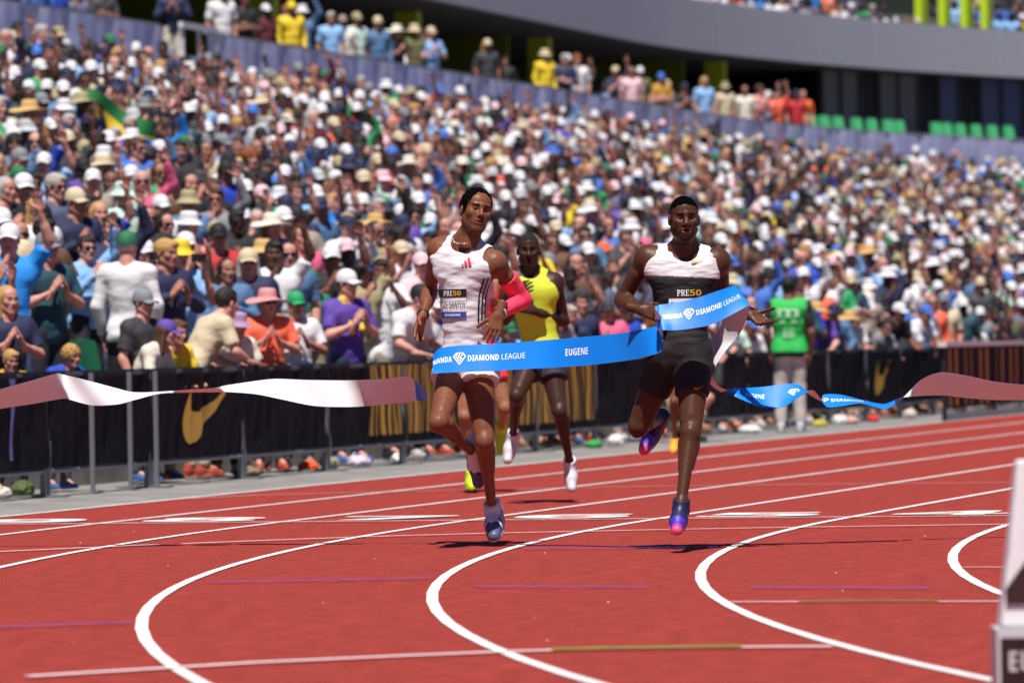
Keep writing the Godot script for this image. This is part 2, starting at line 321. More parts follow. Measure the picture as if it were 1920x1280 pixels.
# a distance field on a grid, meshed as surface nets
class Sdf:
	var o: Vector3
	var h: float
	var nx: int
	var ny: int
	var nz: int
	var d := PackedFloat32Array()
	var prims := []

	func _init(lo: Vector3, hi: Vector3, cell: float) -> void:
		o = lo
		h = cell
		nx = int(ceil((hi.x - lo.x) / cell)) + 1
		ny = int(ceil((hi.y - lo.y) / cell)) + 1
		nz = int(ceil((hi.z - lo.z) / cell)) + 1
		d.resize(nx * ny * nz)
		d.fill(1000.0)

	func span(lo: Vector3, hi: Vector3) -> Array:
		var a := (lo - o) / h
		var b := (hi - o) / h
		return [clampi(int(a.x), 0, nx), clampi(int(b.x) + 2, 0, nx), clampi(int(a.y), 0, ny), clampi(int(b.y) + 2, 0, ny), clampi(int(a.z), 0, nz), clampi(int(b.z) + 2, 0, nz)]

	# tapered bar from a to b; flat 1: cut square at b, 2: at a; cut: taken away instead of added
	func cap(a: Vector3, b: Vector3, ra: float, rb: float, k := 0.03, flat := 0, cut := false) -> void:
		prims.append([0, a, b, ra, rb, k, flat, cut])
		var m := Vector3.ONE * (maxf(ra, rb) + k + 3.0 * h)
		var s := span(a.min(b) - m, a.max(b) + m)
		var ba := b - a
		var len := maxf(ba.length(), 0.0001)
		var inv := 1.0 / (len * len)
		var dr := rb - ra
		var t0 := -9.0 if flat & 2 else 0.0
		var t1 := 9.0 if flat & 1 else 1.0
		for iz in range(s[4], s[5]):
			for iy in range(s[2], s[3]):
				var at := (iz * ny + iy) * nx + int(s[0])
				var pa := o + Vector3(s[0], iy, iz) * h - a
				for ix in range(s[0], s[1]):
					var t := clampf(pa.dot(ba) * inv, t0, t1)
					var w := (pa - ba * t).length() - (ra + dr * clampf(t, 0.0, 1.0))
					if flat & 1:
						w = maxf(w, (t - 1.0) * len)
					if flat & 2:
						w = maxf(w, -t * len)
					var q := d[at]
					if cut:
						w = -w
						var e := maxf(k - absf(w - q), 0.0)
						d[at] = maxf(q, w) + (e * e / k * 0.25 if e > 0.0 else 0.0)
					else:
						var e := maxf(k - absf(w - q), 0.0)
						d[at] = minf(q, w) - (e * e / k * 0.25 if e > 0.0 else 0.0)
					at += 1
					pa.x += h

	func ball(c: Vector3, r: float, k := 0.02, cut := false) -> void:
		cap(c, c + Vector3(0, 0.0005, 0), r, r, k, 0, cut)

	func egg(c: Vector3, r: Vector3, b := Basis.IDENTITY, k := 0.03, cut := false) -> void:
		var inv := b.inverse()
		prims.append([1, c, r, inv, k, cut])
		var m := Vector3.ONE * (maxf(r.x, maxf(r.y, r.z)) + k + 3.0 * h)
		var s := span(c - m, c + m)
		var step := inv * Vector3(h, 0, 0)
		for iz in range(s[4], s[5]):
			for iy in range(s[2], s[3]):
				var at := (iz * ny + iy) * nx + int(s[0])
				var p := inv * (o + Vector3(s[0], iy, iz) * h - c)
				for ix in range(s[0], s[1]):
					var u := p / r
					var k0 := u.length()
					var w := k0 * (k0 - 1.0) / maxf((u / r).length(), 0.0001)
					var q := d[at]
					if cut:
						w = -w
						var e := maxf(k - absf(w - q), 0.0)
						d[at] = maxf(q, w) + (e * e / k * 0.25 if e > 0.0 else 0.0)
					else:
						var e := maxf(k - absf(w - q), 0.0)
						d[at] = minf(q, w) - (e * e / k * 0.25 if e > 0.0 else 0.0)
					at += 1
					p += step

	# keep only where normal . p < off
	func plane(normal: Vector3, off: float) -> void:
		prims.append([2, normal, off])
		for iz in nz:
			for iy in ny:
				var at := (iz * ny + iy) * nx
				var w := normal.dot(o + Vector3(0, iy, iz) * h) - off
				for ix in nx:
					if w > d[at]:
						d[at] = w
					at += 1
					w += normal.x * h

	# wrinkle the surface with noise
	func wrinkle(noise: FastNoiseLite, amount: float, stretch := Vector3.ONE) -> void:
		for iz in nz:
			for iy in ny:
				var at := (iz * ny + iy) * nx
				for ix in nx:
					if absf(d[at]) < amount + 3.0 * h:
						d[at] += amount * noise.get_noise_3dv((o + Vector3(ix, iy, iz) * h) * stretch)
					at += 1

	func at(p: Vector3) -> float:
		var q := 1000.0
		for e in prims:
			var w := 0.0
			var k := 0.0
			var cut := false
			if e[0] == 0:
				var pa: Vector3 = p - e[1]
				var ba: Vector3 = e[2] - e[1]
				var len := maxf(ba.length(), 0.0001)
				var t := clampf(pa.dot(ba) / (len * len), -9.0 if e[6] & 2 else 0.0, 9.0 if e[6] & 1 else 1.0)
				w = (pa - ba * t).length() - lerpf(e[3], e[4], clampf(t, 0.0, 1.0))
				if e[6] & 1:
					w = maxf(w, (t - 1.0) * len)
				if e[6] & 2:
					w = maxf(w, -t * len)
				k = e[5]
				cut = e[7]
			elif e[0] == 1:
				var u: Vector3 = (e[3] * (p - e[1])) / e[2]
				var k0 := u.length()
				w = k0 * (k0 - 1.0) / maxf((u / e[2]).length(), 0.0001)
				k = e[4]
				cut = e[5]
			else:
				var nrm: Vector3 = e[1]
				q = maxf(q, nrm.dot(p) - e[2])
				continue
			if cut:
				w = -w
				var s := maxf(k - absf(w - q), 0.0)
				q = maxf(q, w) + (s * s / k * 0.25 if s > 0.0 else 0.0)
			else:
				var s := maxf(k - absf(w - q), 0.0)
				q = minf(q, w) - (s * s / k * 0.25 if s > 0.0 else 0.0)
		return q

	# where a line from p along dir first comes within gap of the surface
	func hit(p: Vector3, dir: Vector3, gap: float) -> Vector3:
		var near := p
		var best := 1000.0
		for k in 30:
			var w := at(p) - gap
			if w < best:
				best = w
				near = p
			if w < 0.0004 or w > best + 0.05:
				break
			p += dir * w * 0.9
		# a line that passes beside the surface ends at the nearest point of it
		for k in 6:
			var e := 0.004
			var w := at(near) - gap
			if absf(w) < 0.0005:
				break
			var g := Vector3(at(near + Vector3(e, 0, 0)) - at(near - Vector3(e, 0, 0)), at(near + Vector3(0, e, 0)) - at(near - Vector3(0, e, 0)), at(near + Vector3(0, 0, e)) - at(near - Vector3(0, 0, e))).normalized()
			near -= g * w
		return near

	func geo(tint = null) -> Geo:
		var g := Geo.new()
		var ids := PackedInt32Array()
		ids.resize(d.size())
		ids.fill(-1)
		var sy := nx
		var sz := nx * ny
		var cells := PackedInt32Array()
		var off := [0, 1, sy, sy + 1, sz, sz + 1, sz + sy, sz + sy + 1]
		var corner := []
		for q in 8:
			corner.append(Vector3(q & 1, (q >> 1) & 1, (q >> 2) & 1))
		var edges := [[0, 1], [2, 3], [4, 5], [6, 7], [0, 2], [1, 3], [4, 6], [5, 7], [0, 4], [1, 5], [2, 6], [3, 7]]
		var limit := 2.2 * h
		var f := PackedFloat32Array()
		f.resize(8)
		for iz in nz - 1:
			for iy in ny - 1:
				var at := (iz * ny + iy) * nx
				for ix in nx - 1:
					if absf(d[at]) < limit:
						var inside := 0
						for q in 8:
							var w := d[at + off[q]]
							f[q] = w
							if w < 0.0:
								inside += 1
						if inside > 0 and inside < 8:
							var sum := Vector3.ZERO
							var count := 0
							for e in edges:
								var fa := f[e[0]]
								var fb := f[e[1]]
								if (fa < 0.0) != (fb < 0.0):
									sum += corner[e[0]].lerp(corner[e[1]], fa / (fa - fb))
									count += 1
							var p := o + (Vector3(ix, iy, iz) + sum / count) * h
							var grad := Vector3(f[1] + f[3] + f[5] + f[7] - f[0] - f[2] - f[4] - f[6], f[2] + f[3] + f[6] + f[7] - f[0] - f[1] - f[4] - f[5], f[4] + f[5] + f[6] + f[7] - f[0] - f[1] - f[2] - f[3])
							ids[at] = g.v.size()
							g.v.append(p)
							g.n.append(grad.normalized())
							g.c.append(tint.call(p) if tint != null else Color.WHITE)
							cells.append(at)
					at += 1
		for at in cells:
			var inside := d[at] < 0.0
			for axis in 3:
				var s: int = [1, sy, sz][axis]
				if (d[at + s] < 0.0) == inside:
					continue
				var p: int = [sy, sz, 1][axis]
				var r: int = [sz, 1, sy][axis]
				if at - p - r < 0:
					continue
				var a := ids[at - p - r]
				var b := ids[at - r]
				var c2 := ids[at]
				var e := ids[at - p]
				if a < 0 or b < 0 or c2 < 0 or e < 0:
					continue
				if inside:
					g.i.append_array([a, e, c2, a, c2, b])
				else:
					g.i.append_array([a, c2, e, a, b, c2])
		return g


var counts := {}
var mats := {}
var rng := RandomNumberGenerator.new()


func numbered(called: String) -> String:
	var k: int = counts.get(called, 0)
	counts[called] = k + 1
	return called if k == 0 else "%s_%03d" % [called, k]


func tag(o: Node, label: String, category: String, group := "") -> Node:
	o.set_meta("label", label)
	o.set_meta("category", category)
	if group:
		o.set_meta("group", group)
	return o


func base(called: String, where := Vector3.ZERO, turn := 0.0) -> Node3D:
	var o := Node3D.new()
	o.name = numbered(called)
	add_child(o)
	o.position = where
	o.rotation.y = turn
	return o


func part(parent: Node, called: String, mesh: Mesh, mat: Material, xf := Transform3D.IDENTITY) -> MeshInstance3D:
	var o := MeshInstance3D.new()
	o.name = called if parent != self else numbered(called)
	o.mesh = mesh
	o.material_override = mat
	o.transform = xf
	parent.add_child(o, true)
	return o


func structure(called: String, mesh: Mesh, mat: Material) -> MeshInstance3D:
	var o := part(self, called, mesh, mat)
	o.set_meta("kind", "structure")
	return o


# plain coloured material; tinted: vertex colours multiply the colour
func paint(hex: String, rough := 0.8, tinted := false, spec := 0.5) -> StandardMaterial3D:
	var key := "%s %.2f %s %.2f" % [hex, rough, tinted, spec]
	if not mats.has(key):
		var m := StandardMaterial3D.new()
		m.albedo_color = Color(hex)
		m.roughness = rough
		m.metallic_specular = spec
		m.vertex_color_use_as_albedo = tinted
		mats[key] = m
	return mats[key]


func noise_tex(freq: float, size: int, ramp: Array, seed_of: int, octaves := 4, kind := FastNoiseLite.TYPE_SIMPLEX_SMOOTH) -> NoiseTexture2D:
	var n := FastNoiseLite.new()
	n.seed = seed_of
	n.noise_type = kind
	n.frequency = freq
	n.fractal_octaves = octaves
	var t := NoiseTexture2D.new()
	t.width = size
	t.height = size
	t.seamless = true
	t.noise = n
	var g := Gradient.new()
	g.offsets = PackedFloat32Array(ramp.map(func(e): return e[0]))
	g.colors = PackedColorArray(ramp.map(func(e): return Color(e[1])))
	t.color_ramp = g
	return t


func bump_tex(freq: float, size: int, seed_of: int, strength: float, octaves := 3) -> NoiseTexture2D:
	var n := FastNoiseLite.new()
	n.seed = seed_of
	n.frequency = freq
	n.fractal_octaves = octaves
	var t := NoiseTexture2D.new()
	t.width = size
	t.height = size
	t.seamless = true
	t.as_normal_map = true
	t.bump_strength = strength
	t.noise = n
	return t


# ------------------------------------------------------------------ flat print: lettering and marks
# a print is [points in the plane, triangle indices]
func lettering(text: String, width: float, height: float, weight := 700, italic := false, serif := false) -> Array:
	var f := SystemFont.new()
	f.font_names = PackedStringArray(["Droid Serif" if serif else "Droid Sans"])
	f.font_weight = weight
	f.font_italic = italic
	var t := TextMesh.new()
	t.text = text
	t.font = f
	t.font_size = 48
	t.depth = 0.0
	t.curve_step = 3.0
	var arr := t.get_mesh_arrays()
	var src: PackedVector3Array = arr[Mesh.ARRAY_VERTEX]
	var idx: PackedInt32Array = arr[Mesh.ARRAY_INDEX]
	var lo := Vector3(1e9, 1e9, 0)
	var hi := Vector3(-1e9, -1e9, 0)
	for p in src:
		lo = lo.min(p)
		hi = hi.max(p)
	var out := PackedVector2Array()
	for p in src:
		out.append(Vector2(((p.x - lo.x) / (hi.x - lo.x) - 0.5) * width, ((p.y - lo.y) / (hi.y - lo.y) - 0.5) * height))
	return [out, idx]


func outline(pts: Array, scale := Vector2.ONE, move := Vector2.ZERO) -> Array:
	var p := PackedVector2Array()
	for q in pts:
		p.append(Vector2(q[0], q[1]) * scale + move)
	return [p, Geometry2D.triangulate_polygon(p)]


func stroke(a: Vector2, b: Vector2, w: float) -> Array:
	var s := (b - a).normalized().orthogonal() * w * 0.5
	return [PackedVector2Array([a + s, b + s, b - s, a - s]), PackedInt32Array([0, 1, 2, 0, 2, 3])]


func moved(pr: Array, move: Vector2) -> Array:
	var p := PackedVector2Array()
	for q in pr[0]:
		p.append(q + move)
	return [p, pr[1]]


const SWOOSH := [[2.8, 1], [2.3, 0.78], [1.7, 0.53], [1.2, 0.32], [0.85, 0.15], [0.55, 0.03], [0.3, 0], [0.12, 0.06], [0.02, 0.2], [0.02, 0.38], [0.1, 0.58], [0.22, 0.75], [0.45, 0.98], [0.36, 0.8], [0.35, 0.67], [0.43, 0.57], [0.6, 0.52], [0.88, 0.53], [1.4, 0.62], [2.1, 0.81]]


func diamond(s: float) -> Array:
	var w := s * 0.09
	var a := []
	for e in [[-0.5, 0.2, -0.26, 0.5], [-0.26, 0.5, 0.26, 0.5], [0.26, 0.5, 0.5, 0.2], [0.5, 0.2, 0, -0.5], [0, -0.5, -0.5, 0.2], [-0.16, 0.44, -0.3, 0.2], [-0.3, 0.2, 0, -0.22], [0, -0.22, 0.2, 0.06], [0.02, 0.42, -0.1, 0.2], [-0.1, 0.2, 0.02, 0.04], [0.02, 0.04, 0.28, 0.42]]:
		a.append(stroke(Vector2(e[0], e[1]) * s, Vector2(e[2], e[3]) * s, w))
	return a


# lay prints on a surface given by place(x, y) -> [point, normal]; both kept a hair proud of it
func printed(prints: Array, place: Callable, proud := 0.0015, col := Color.WHITE) -> Geo:
	var g := Geo.new()
	for pr in prints:
		var first := g.v.size()
		for q in pr[0]:
			var at: Array = place.call(q.x, q.y)
			g.vert(at[0] + at[1] * proud, at[1], col)
		var idx: PackedInt32Array = pr[1]
		for k in range(0, idx.size(), 3):
			var a := first + idx[k]
			var b := first + idx[k + 1]
			var c := first + idx[k + 2]
			if (g.v[b] - g.v[a]).cross(g.v[c] - g.v[a]).dot(g.n[a]) > 0.0:
				g.tri(a, c, b)
			else:
				g.tri(a, b, c)
	return g

# ------------------------------------------------------------------ people
# joints: neck, head, sh_l ... toe_r in metres; the figure faces +z and its left is +x
func trunk_axes(j: Dictionary) -> Array:
	var hm: Vector3 = (j.hip_l + j.hip_r) * 0.5
	var up: Vector3 = (j.neck - hm).normalized()
	var px: Vector3 = (j.hip_l - j.hip_r).slide(up).normalized()
	var cx: Vector3 = (j.sh_l - j.sh_r).slide(up).normalized()
	return [hm, up, Basis(px, up, px.cross(up)), Basis(cx, up, cx.cross(up))]


func add_trunk(s: Sdf, j: Dictionary, g: float, e: float, belly := 0.0) -> void:
	var a := trunk_axes(j)
	var hm: Vector3 = a[0]
	var pb: Basis = a[2]
	var cb: Basis = a[3]
	var neck: Vector3 = j.neck
	var mb := Basis(pb.get_rotation_quaternion().slerp(cb.get_rotation_quaternion(), 0.5))
	var ee := Vector3.ONE * e
	s.egg(hm + pb.y * 0.03, Vector3(0.15, 0.125, 0.108) * g + ee, pb, 0.05)
	s.egg(hm.lerp(neck, 0.37) + mb.z * (0.008 + belly), Vector3(0.122 + belly, 0.17, 0.088 + belly) * g + ee, mb, 0.06)
	s.egg(hm.lerp(neck, 0.67), Vector3(0.148, 0.18, 0.105) * g + ee, cb, 0.06)
	var sm: Vector3 = (j.sh_l + j.sh_r) * 0.5
	s.cap(sm.lerp(j.sh_r, 0.7) - cb.y * 0.03, sm.lerp(j.sh_l, 0.7) - cb.y * 0.03, 0.066 * g + e, 0.066 * g + e, 0.06)
	for q in [-1.0, 1.0]:
		var sh: Vector3 = j.sh_l if q > 0 else j.sh_r
		s.egg(sm.lerp(sh, 0.5) - cb.y * 0.08 + cb.z * 0.062 * g, Vector3(0.085, 0.066, 0.034) * g + ee, cb, 0.06)
		s.egg(hm - pb.y * 0.03 - pb.z * 0.06 + pb.x * 0.075 * q, Vector3(0.08, 0.09, 0.07) * g + ee, pb, 0.05)


func add_neck(s: Sdf, j: Dictionary, g: float, e := 0.0) -> void:
	var up: Vector3 = (j.head - j.neck).normalized()
	var sm: Vector3 = (j.sh_l + j.sh_r) * 0.5
	s.cap(j.neck - up * 0.06, j.head - up * 0.06, 0.06 * g + e, 0.054 * g + e, 0.04)
	for sh in [j.sh_l, j.sh_r]:
		s.cap(j.neck + up * 0.035, sm.lerp(sh, 0.85), 0.034 * g + e, 0.044 * g + e, 0.05)


func add_arm(s: Sdf, j: Dictionary, left: bool, g: float, e := 0.0) -> void:
	var sh: Vector3 = j.sh_l if left else j.sh_r
	var el: Vector3 = j.el_l if left else j.el_r
	var wr: Vector3 = j.wr_l if left else j.wr_r
	s.ball(sh - Vector3(0, 0.012, 0), 0.061 * g + e, 0.05)
	s.cap(sh, el, 0.046 * g + e, 0.035 * g + e, 0.035)
	s.cap(sh.lerp(el, 0.4) + Vector3(0, 0, 0.014), sh.lerp(el, 0.72) + Vector3(0, 0, 0.012), 0.043 * g + e, 0.038 * g + e, 0.012)
	s.cap(sh.lerp(el, 0.3) - Vector3(0, 0, 0.016), sh.lerp(el, 0.65) - Vector3(0, 0, 0.012), 0.043 * g + e, 0.038 * g + e, 0.012)
	s.cap(el, wr, 0.039 * g + e, 0.025 * g + e, 0.02)
	s.cap(el.lerp(wr, 0.12), el.lerp(wr, 0.45), 0.043 * g + e, 0.036 * g + e, 0.03)


func add_leg(s: Sdf, j: Dictionary, left: bool, g: float, e := 0.0) -> void:
	var hip: Vector3 = j.hip_l if left else j.hip_r
	var kn: Vector3 = j.kn_l if left else j.kn_r
	var an: Vector3 = j.an_l if left else j.an_r
	var toe: Vector3 = j.toe_l if left else j.toe_r
	var fore: Vector3 = (toe - an).slide((an - kn).normalized()).normalized()
	var lat: Vector3 = fore.cross((an - kn).normalized()).normalized() * (1.0 if left else -1.0)
	s.cap(hip, kn, 0.086 * g + e, 0.046 * g + e, 0.04)
	s.cap(hip.lerp(kn, 0.2) + fore * 0.02, hip.lerp(kn, 0.78) + fore * 0.014, 0.07 * g + e, 0.044 * g + e, 0.016)
	s.cap(hip.lerp(kn, 0.3) - lat * 0.03 + fore * 0.008, hip.lerp(kn, 0.86) - lat * 0.02 + fore * 0.01, 0.056 * g + e, 0.037 * g + e, 0.01)
	s.cap(hip.lerp(kn, 0.3) + lat * 0.03, hip.lerp(kn, 0.9) + lat * 0.024 + fore * 0.01, 0.053 * g + e, 0.034 * g + e, 0.01)
	s.cap(hip.lerp(kn, 0.3) - fore * 0.03, hip.lerp(kn, 0.85) - fore * 0.018, 0.06 * g + e, 0.035 * g + e, 0.03)
	s.egg(kn + fore * 0.026 * g, Vector3(0.028, 0.032, 0.028) * g + Vector3.ONE * e, Basis.IDENTITY, 0.014)
	s.ball(kn - fore * 0.004, 0.046 * g + e, 0.02)
	s.cap(kn, an, 0.041 * g + e, 0.026 * g + e, 0.03)
	s.cap(kn.lerp(an, 0.1) + fore * 0.016, kn.lerp(an, 0.85) + fore * 0.006, 0.026 * g + e, 0.019 * g + e, 0.012)
	s.cap(kn.lerp(an, 0.14) - fore * 0.022 + lat * 0.016, kn.lerp(an, 0.44) - fore * 0.014 + lat * 0.012, 0.039 * g + e, 0.029 * g + e, 0.014)
	s.cap(kn.lerp(an, 0.14) - fore * 0.022 - lat * 0.018, kn.lerp(an, 0.5) - fore * 0.014 - lat * 0.012, 0.041 * g + e, 0.028 * g + e, 0.014)
	if j.get("shod", false):
		s.cap(an - (an - kn).normalized() * 0.01, an - fore * 0.01, 0.03 * g + e, 0.024 * g + e, 0.02)
	else:
		s.cap(an - (an - kn).normalized() * 0.01, an.lerp(toe, 0.6), 0.032 * g + e, 0.028 * g + e, 0.03)


func bounds(j: Dictionary, keys: Array, pad: float) -> Array:
	var lo := Vector3.ONE * 1e9
	var hi := -lo
	for k in keys:
		lo = lo.min(j[k])
		hi = hi.max(j[k])
	return [lo - Vector3.ONE * pad, hi + Vector3.ONE * pad]


# a head about 0.24 m tall round its own centre, looking along +z; tone: skin colour, or white when the material gives it
func head_geo(tone: Color, cell: float, f := {}) -> Geo:
	var s := Sdf.new(Vector3(-0.105, -0.2, -0.13), Vector3(0.105, 0.145, 0.14), cell)
	var wide: float = f.get("nose", 1.0)
	var full: float = f.get("lips", 1.0)
	var jaw: float = f.get("jaw", 1.0)
	s.egg(Vector3(0, 0.033, -0.014), Vector3(0.073, 0.087, 0.095), Basis.IDENTITY, 0.02)
	s.egg(Vector3(0, 0.05, 0.03), Vector3(0.062, 0.05, 0.05), Basis.IDENTITY, 0.03)
	s.egg(Vector3(0, -0.035, 0.028), Vector3(0.058 * jaw, 0.078, 0.058), Basis.IDENTITY, 0.03)
	for q in [-1.0, 1.0]:
		s.cap(Vector3(0.05 * q * jaw, -0.055, -0.002), Vector3(0.018 * q, -0.1, 0.058), 0.02, 0.018, 0.025)
		s.ball(Vector3(0.043 * q, -0.016, 0.054), 0.021, 0.025)
		s.egg(Vector3(0.076 * q, -0.004, -0.012), Vector3(0.009, 0.031, 0.018), Basis(Vector3.UP, 0.35 * q), 0.008)
	s.ball(Vector3(0, -0.101, 0.066), 0.018, 0.025)
	s.cap(Vector3(-0.036, 0.024, 0.071), Vector3(0, 0.027, 0.079), 0.012, 0.012, 0.012)
	s.cap(Vector3(0, 0.027, 0.079), Vector3(0.036, 0.024, 0.071), 0.012, 0.012, 0.012)
	for q in [-1.0, 1.0]:
		s.egg(Vector3(0.031 * q, 0.004, 0.088), Vector3(0.022, 0.0135, 0.018), Basis.IDENTITY, 0.01, true)
	s.cap(Vector3(0, 0.018, 0.078), Vector3(0, -0.026, 0.1), 0.008, 0.0115 * wide, 0.012)
	for q in [-1.0, 1.0]:
		s.ball(Vector3(0.0125 * q * wide, -0.031, 0.089), 0.009, 0.008)
		s.ball(Vector3(0.031 * q, 0.002, 0.066), 0.0125, 0.004)
		s.cap(Vector3(0.015 * q, 0.0125, 0.077), Vector3(0.042 * q, 0.009, 0.07), 0.0045, 0.0045, 0.006)
	s.egg(Vector3(0, -0.06, 0.07), Vector3(0.03, 0.024, 0.02), Basis.IDENTITY, 0.015)
	s.cap(Vector3(-0.017, -0.0555, 0.083), Vector3(0.017, -0.0555, 0.083), 0.0055 * full, 0.0055 * full, 0.008)
	s.cap(Vector3(-0.014, -0.07, 0.082), Vector3(0.014, -0.07, 0.082), 0.0068 * full, 0.0068 * full, 0.008)
	var gap: float = f.get("mouth", 0.004)
	s.egg(Vector3(0, -0.0625, 0.092), Vector3(0.02, gap, 0.018), Basis.IDENTITY, 0.004, true)
	s.cap(Vector3(0, -0.06, -0.018), Vector3(0, -0.17, -0.036), 0.054, 0.058, 0.03)
	var lip: Color = f.get("lip", tone * Color(0.75, 0.5, 0.5))
	var beard: float = f.get("beard", 1.0)
	var own := tone != Color.WHITE
	var tint := func(p: Vector3) -> Color:
		var x := absf(p.x)
		if p.z > 0.055:
			var ex := (x - 0.031) / 0.0145
			var ey := (p.y - 0.002) / 0.0052
			if ex * ex + ey * ey < 1.0 and p.z < 0.09:
				if absf(x - 0.031) < 0.0062:
					return Color(0.012, 0.008, 0.006) if own else Color(0.1, 0.08, 0.07)
				return Color(0.16, 0.14, 0.13) if own else Color(0.8, 0.8, 0.8)
			if x > 0.012 and x < 0.05 and absf(p.y - 0.0265 + (x - 0.031) * (x - 0.031) * 6.0) < 0.0058:
				return tone * Color(0.18, 0.16, 0.16) if own else Color(0.3, 0.26, 0.24)
			if x < 0.017 and absf(p.y + 0.0625) < gap * 0.9 and p.z > 0.06:
				return Color(0.03, 0.008, 0.008) if own else Color(0.25, 0.1, 0.1)
			if x < 0.024 and p.y < -0.0625 + 0.0125 * full and p.y > -0.0625 - 0.0155 * full and p.z > 0.076 - x * 0.3:
				return lip
			if x < 0.008 * wide + 0.006 and x > 0.005 and absf(p.y + 0.0385) < 0.004:
				return tone * Color(0.3, 0.25, 0.25)
		if beard < 1.0:
			var low := -0.05 - 0.05 * maxf(p.z - 0.02, 0.0) / 0.07
			if p.y < low + 0.02 and p.y > -0.135 and p.z > -0.01:
				return tone * Color(beard, beard, beard)
			if x < 0.028 and p.y < -0.041 and p.z > 0.07:
				return tone * Color(beard, beard, beard)
		return tone
	return s.geo(tint)


# a hand from wrist towards tip with the palm facing palm; curl: bend of thumb and four fingers at each joint
func hand_geo(wrist: Vector3, tip: Vector3, palm: Vector3, left: bool, curl: Array, size: float, cell: float, tone: Color, spread := 0.06) -> Geo:
	var s := Sdf.new(Vector3(-0.1, -0.22, -0.09), Vector3(0.1, 0.07, 0.13), cell)
	var q := 1.0 if left else -1.0
	s.cap(Vector3(0, 0.06, 0), Vector3(0, -0.012, 0), 0.027, 0.025, 0.015)
	var lens := [0.072, 0.08, 0.075, 0.058]
	for f in 4:
		var x := q * (1.5 - f) * 0.0205
		var k := Vector3(x, -0.088 + absf(f - 1.2) * 0.004, 0)
		s.cap(Vector3(x * 0.55, -0.012, 0), k, 0.0135, 0.0115, 0.016)
		var p := k
		var a := 0.0
		var side := q * (1.5 - f) * spread
		for b in 3:
			a += curl[f + 1]
			var step: float = lens[f] * [0.45, 0.31, 0.24][b]
			var e := p + Vector3(sin(side), -cos(a) * cos(side), sin(a)) * step
			s.cap(p, e, 0.0098 - b * 0.0009, 0.0092 - b * 0.0012, 0.003)
			p = e
	var t := Vector3(q * 0.02, -0.024, 0.006)
	var dir := Vector3(q * 0.72, -0.62, 0.3).normalized()
	s.cap(t, t + dir * 0.042, 0.0155, 0.0125, 0.014)
	t += dir * 0.042
	for b in 2:
		dir = (dir + Vector3(-q * 0.35, -0.25, 0.35) * float(curl[0])).normalized()
		s.cap(t, t + dir * 0.03, 0.0118 - b * 0.001, 0.0105 - b * 0.001, 0.004)
		t += dir * 0.03
	var y := (wrist - tip).normalized()
	var z := palm.slide(y).normalized()
	var g := Geo.new()
	var tint := func(p: Vector3) -> Color: return tone * Color(1.25, 1.1, 1.1) if p.z > 0.008 and tone != Color.WHITE else tone
	return g.add(s.geo(tint), Transform3D(Basis(y.cross(z), y, z).scaled_local(Vector3.ONE * size), wrist))


# frame of a foot: ankle at the origin, toes along +z, sole at y = -0.095
func foot_frame(j: Dictionary, left: bool, size: float) -> Transform3D:
	var an: Vector3 = j.an_l if left else j.an_r
	var toe: Vector3 = j.toe_l if left else j.toe_r
	var ez := (toe - an).normalized()
	var ex: Vector3 = (j.hip_l - j.hip_r).slide(ez).normalized()
	var ey := ez.cross(ex)
	var w := 0.353
	return Transform3D(Basis(ex, ey * cos(w) - ez * sin(w), ez * cos(w) + ey * sin(w)).scaled_local(Vector3.ONE * size), an)


func shoe_sdf(cell: float, shank := Vector3.UP) -> Sdf:
	var s := Sdf.new(Vector3(-0.07, -0.12, -0.11), Vector3(0.07, 0.05, 0.23), cell)
	s.cap(Vector3(0, -0.052, -0.045), Vector3(0, -0.06, 0.08), 0.037, 0.041, 0.03)
	s.cap(Vector3(0, -0.06, 0.07), Vector3(0.004, -0.07, 0.165), 0.042, 0.03, 0.03)
	s.cap(Vector3(0, -0.045, -0.03), Vector3(0, 0.012, -0.03), 0.04, 0.041, 0.03, 1)
	s.egg(Vector3(0, -0.02, 0.03), Vector3(0.026, 0.025, 0.05), Basis(Vector3.RIGHT, 0.5), 0.02)
	s.cap(Vector3(0, -0.03, -0.005), shank * 0.02, 0.037, 0.035, 0.03, 1)
	s.egg(Vector3(0, -0.085, 0.05), Vector3(0.048, 0.02, 0.145), Basis.IDENTITY, 0.008)
	s.plane(Vector3(0, -1, 0.05), 0.098)
	return s


func bare(tone: Color) -> Callable:
	return func(_p: Vector3) -> Color: return tone


# prints laid on a figure's clothing: plane at o with axes u, v, projected along -w onto the cloth
func on_cloth(s: Sdf, o: Vector3, u: Vector3, v: Vector3, gap := 0.002) -> Callable:
	var w := u.cross(v).normalized()
	return func(x: float, y: float) -> Array:
		var p := s.hit(o + u * x + v * y + w * 0.12, -w, gap)
		var e := 0.004
		var nrm := Vector3(s.at(p + Vector3(e, 0, 0)) - s.at(p - Vector3(e, 0, 0)), s.at(p + Vector3(0, e, 0)) - s.at(p - Vector3(0, e, 0)), s.at(p + Vector3(0, 0, e)) - s.at(p - Vector3(0, 0, e))).normalized()
		return [p, nrm]


func patch(place: Callable, x0: float, x1: float, y0: float, y1: float, nx: int, ny: int) -> Geo:
	var rows := []
	for r in ny + 1:
		var row := []
		for k in nx + 1:
			row.append(place.call(lerpf(x0, x1, float(k) / nx), lerpf(y0, y1, float(r) / ny))[0])
		rows.append(row)
	var g := Geo.new()
	g.grid(rows)
	return g


func ring(parent: Node, called: String, mat: Material, at: Vector3, axis: Vector3, r: float, thick: float) -> MeshInstance3D:
	var y := axis.normalized()
	var x := y.cross(Vector3.FORWARD).normalized()
	var t := TorusMesh.new()
	t.inner_radius = r
	t.outer_radius = r + thick
	t.rings = 24
	t.ring_segments = 8
	return part(parent, called, t, mat, Transform3D(Basis(x, y, x.cross(y)), at))


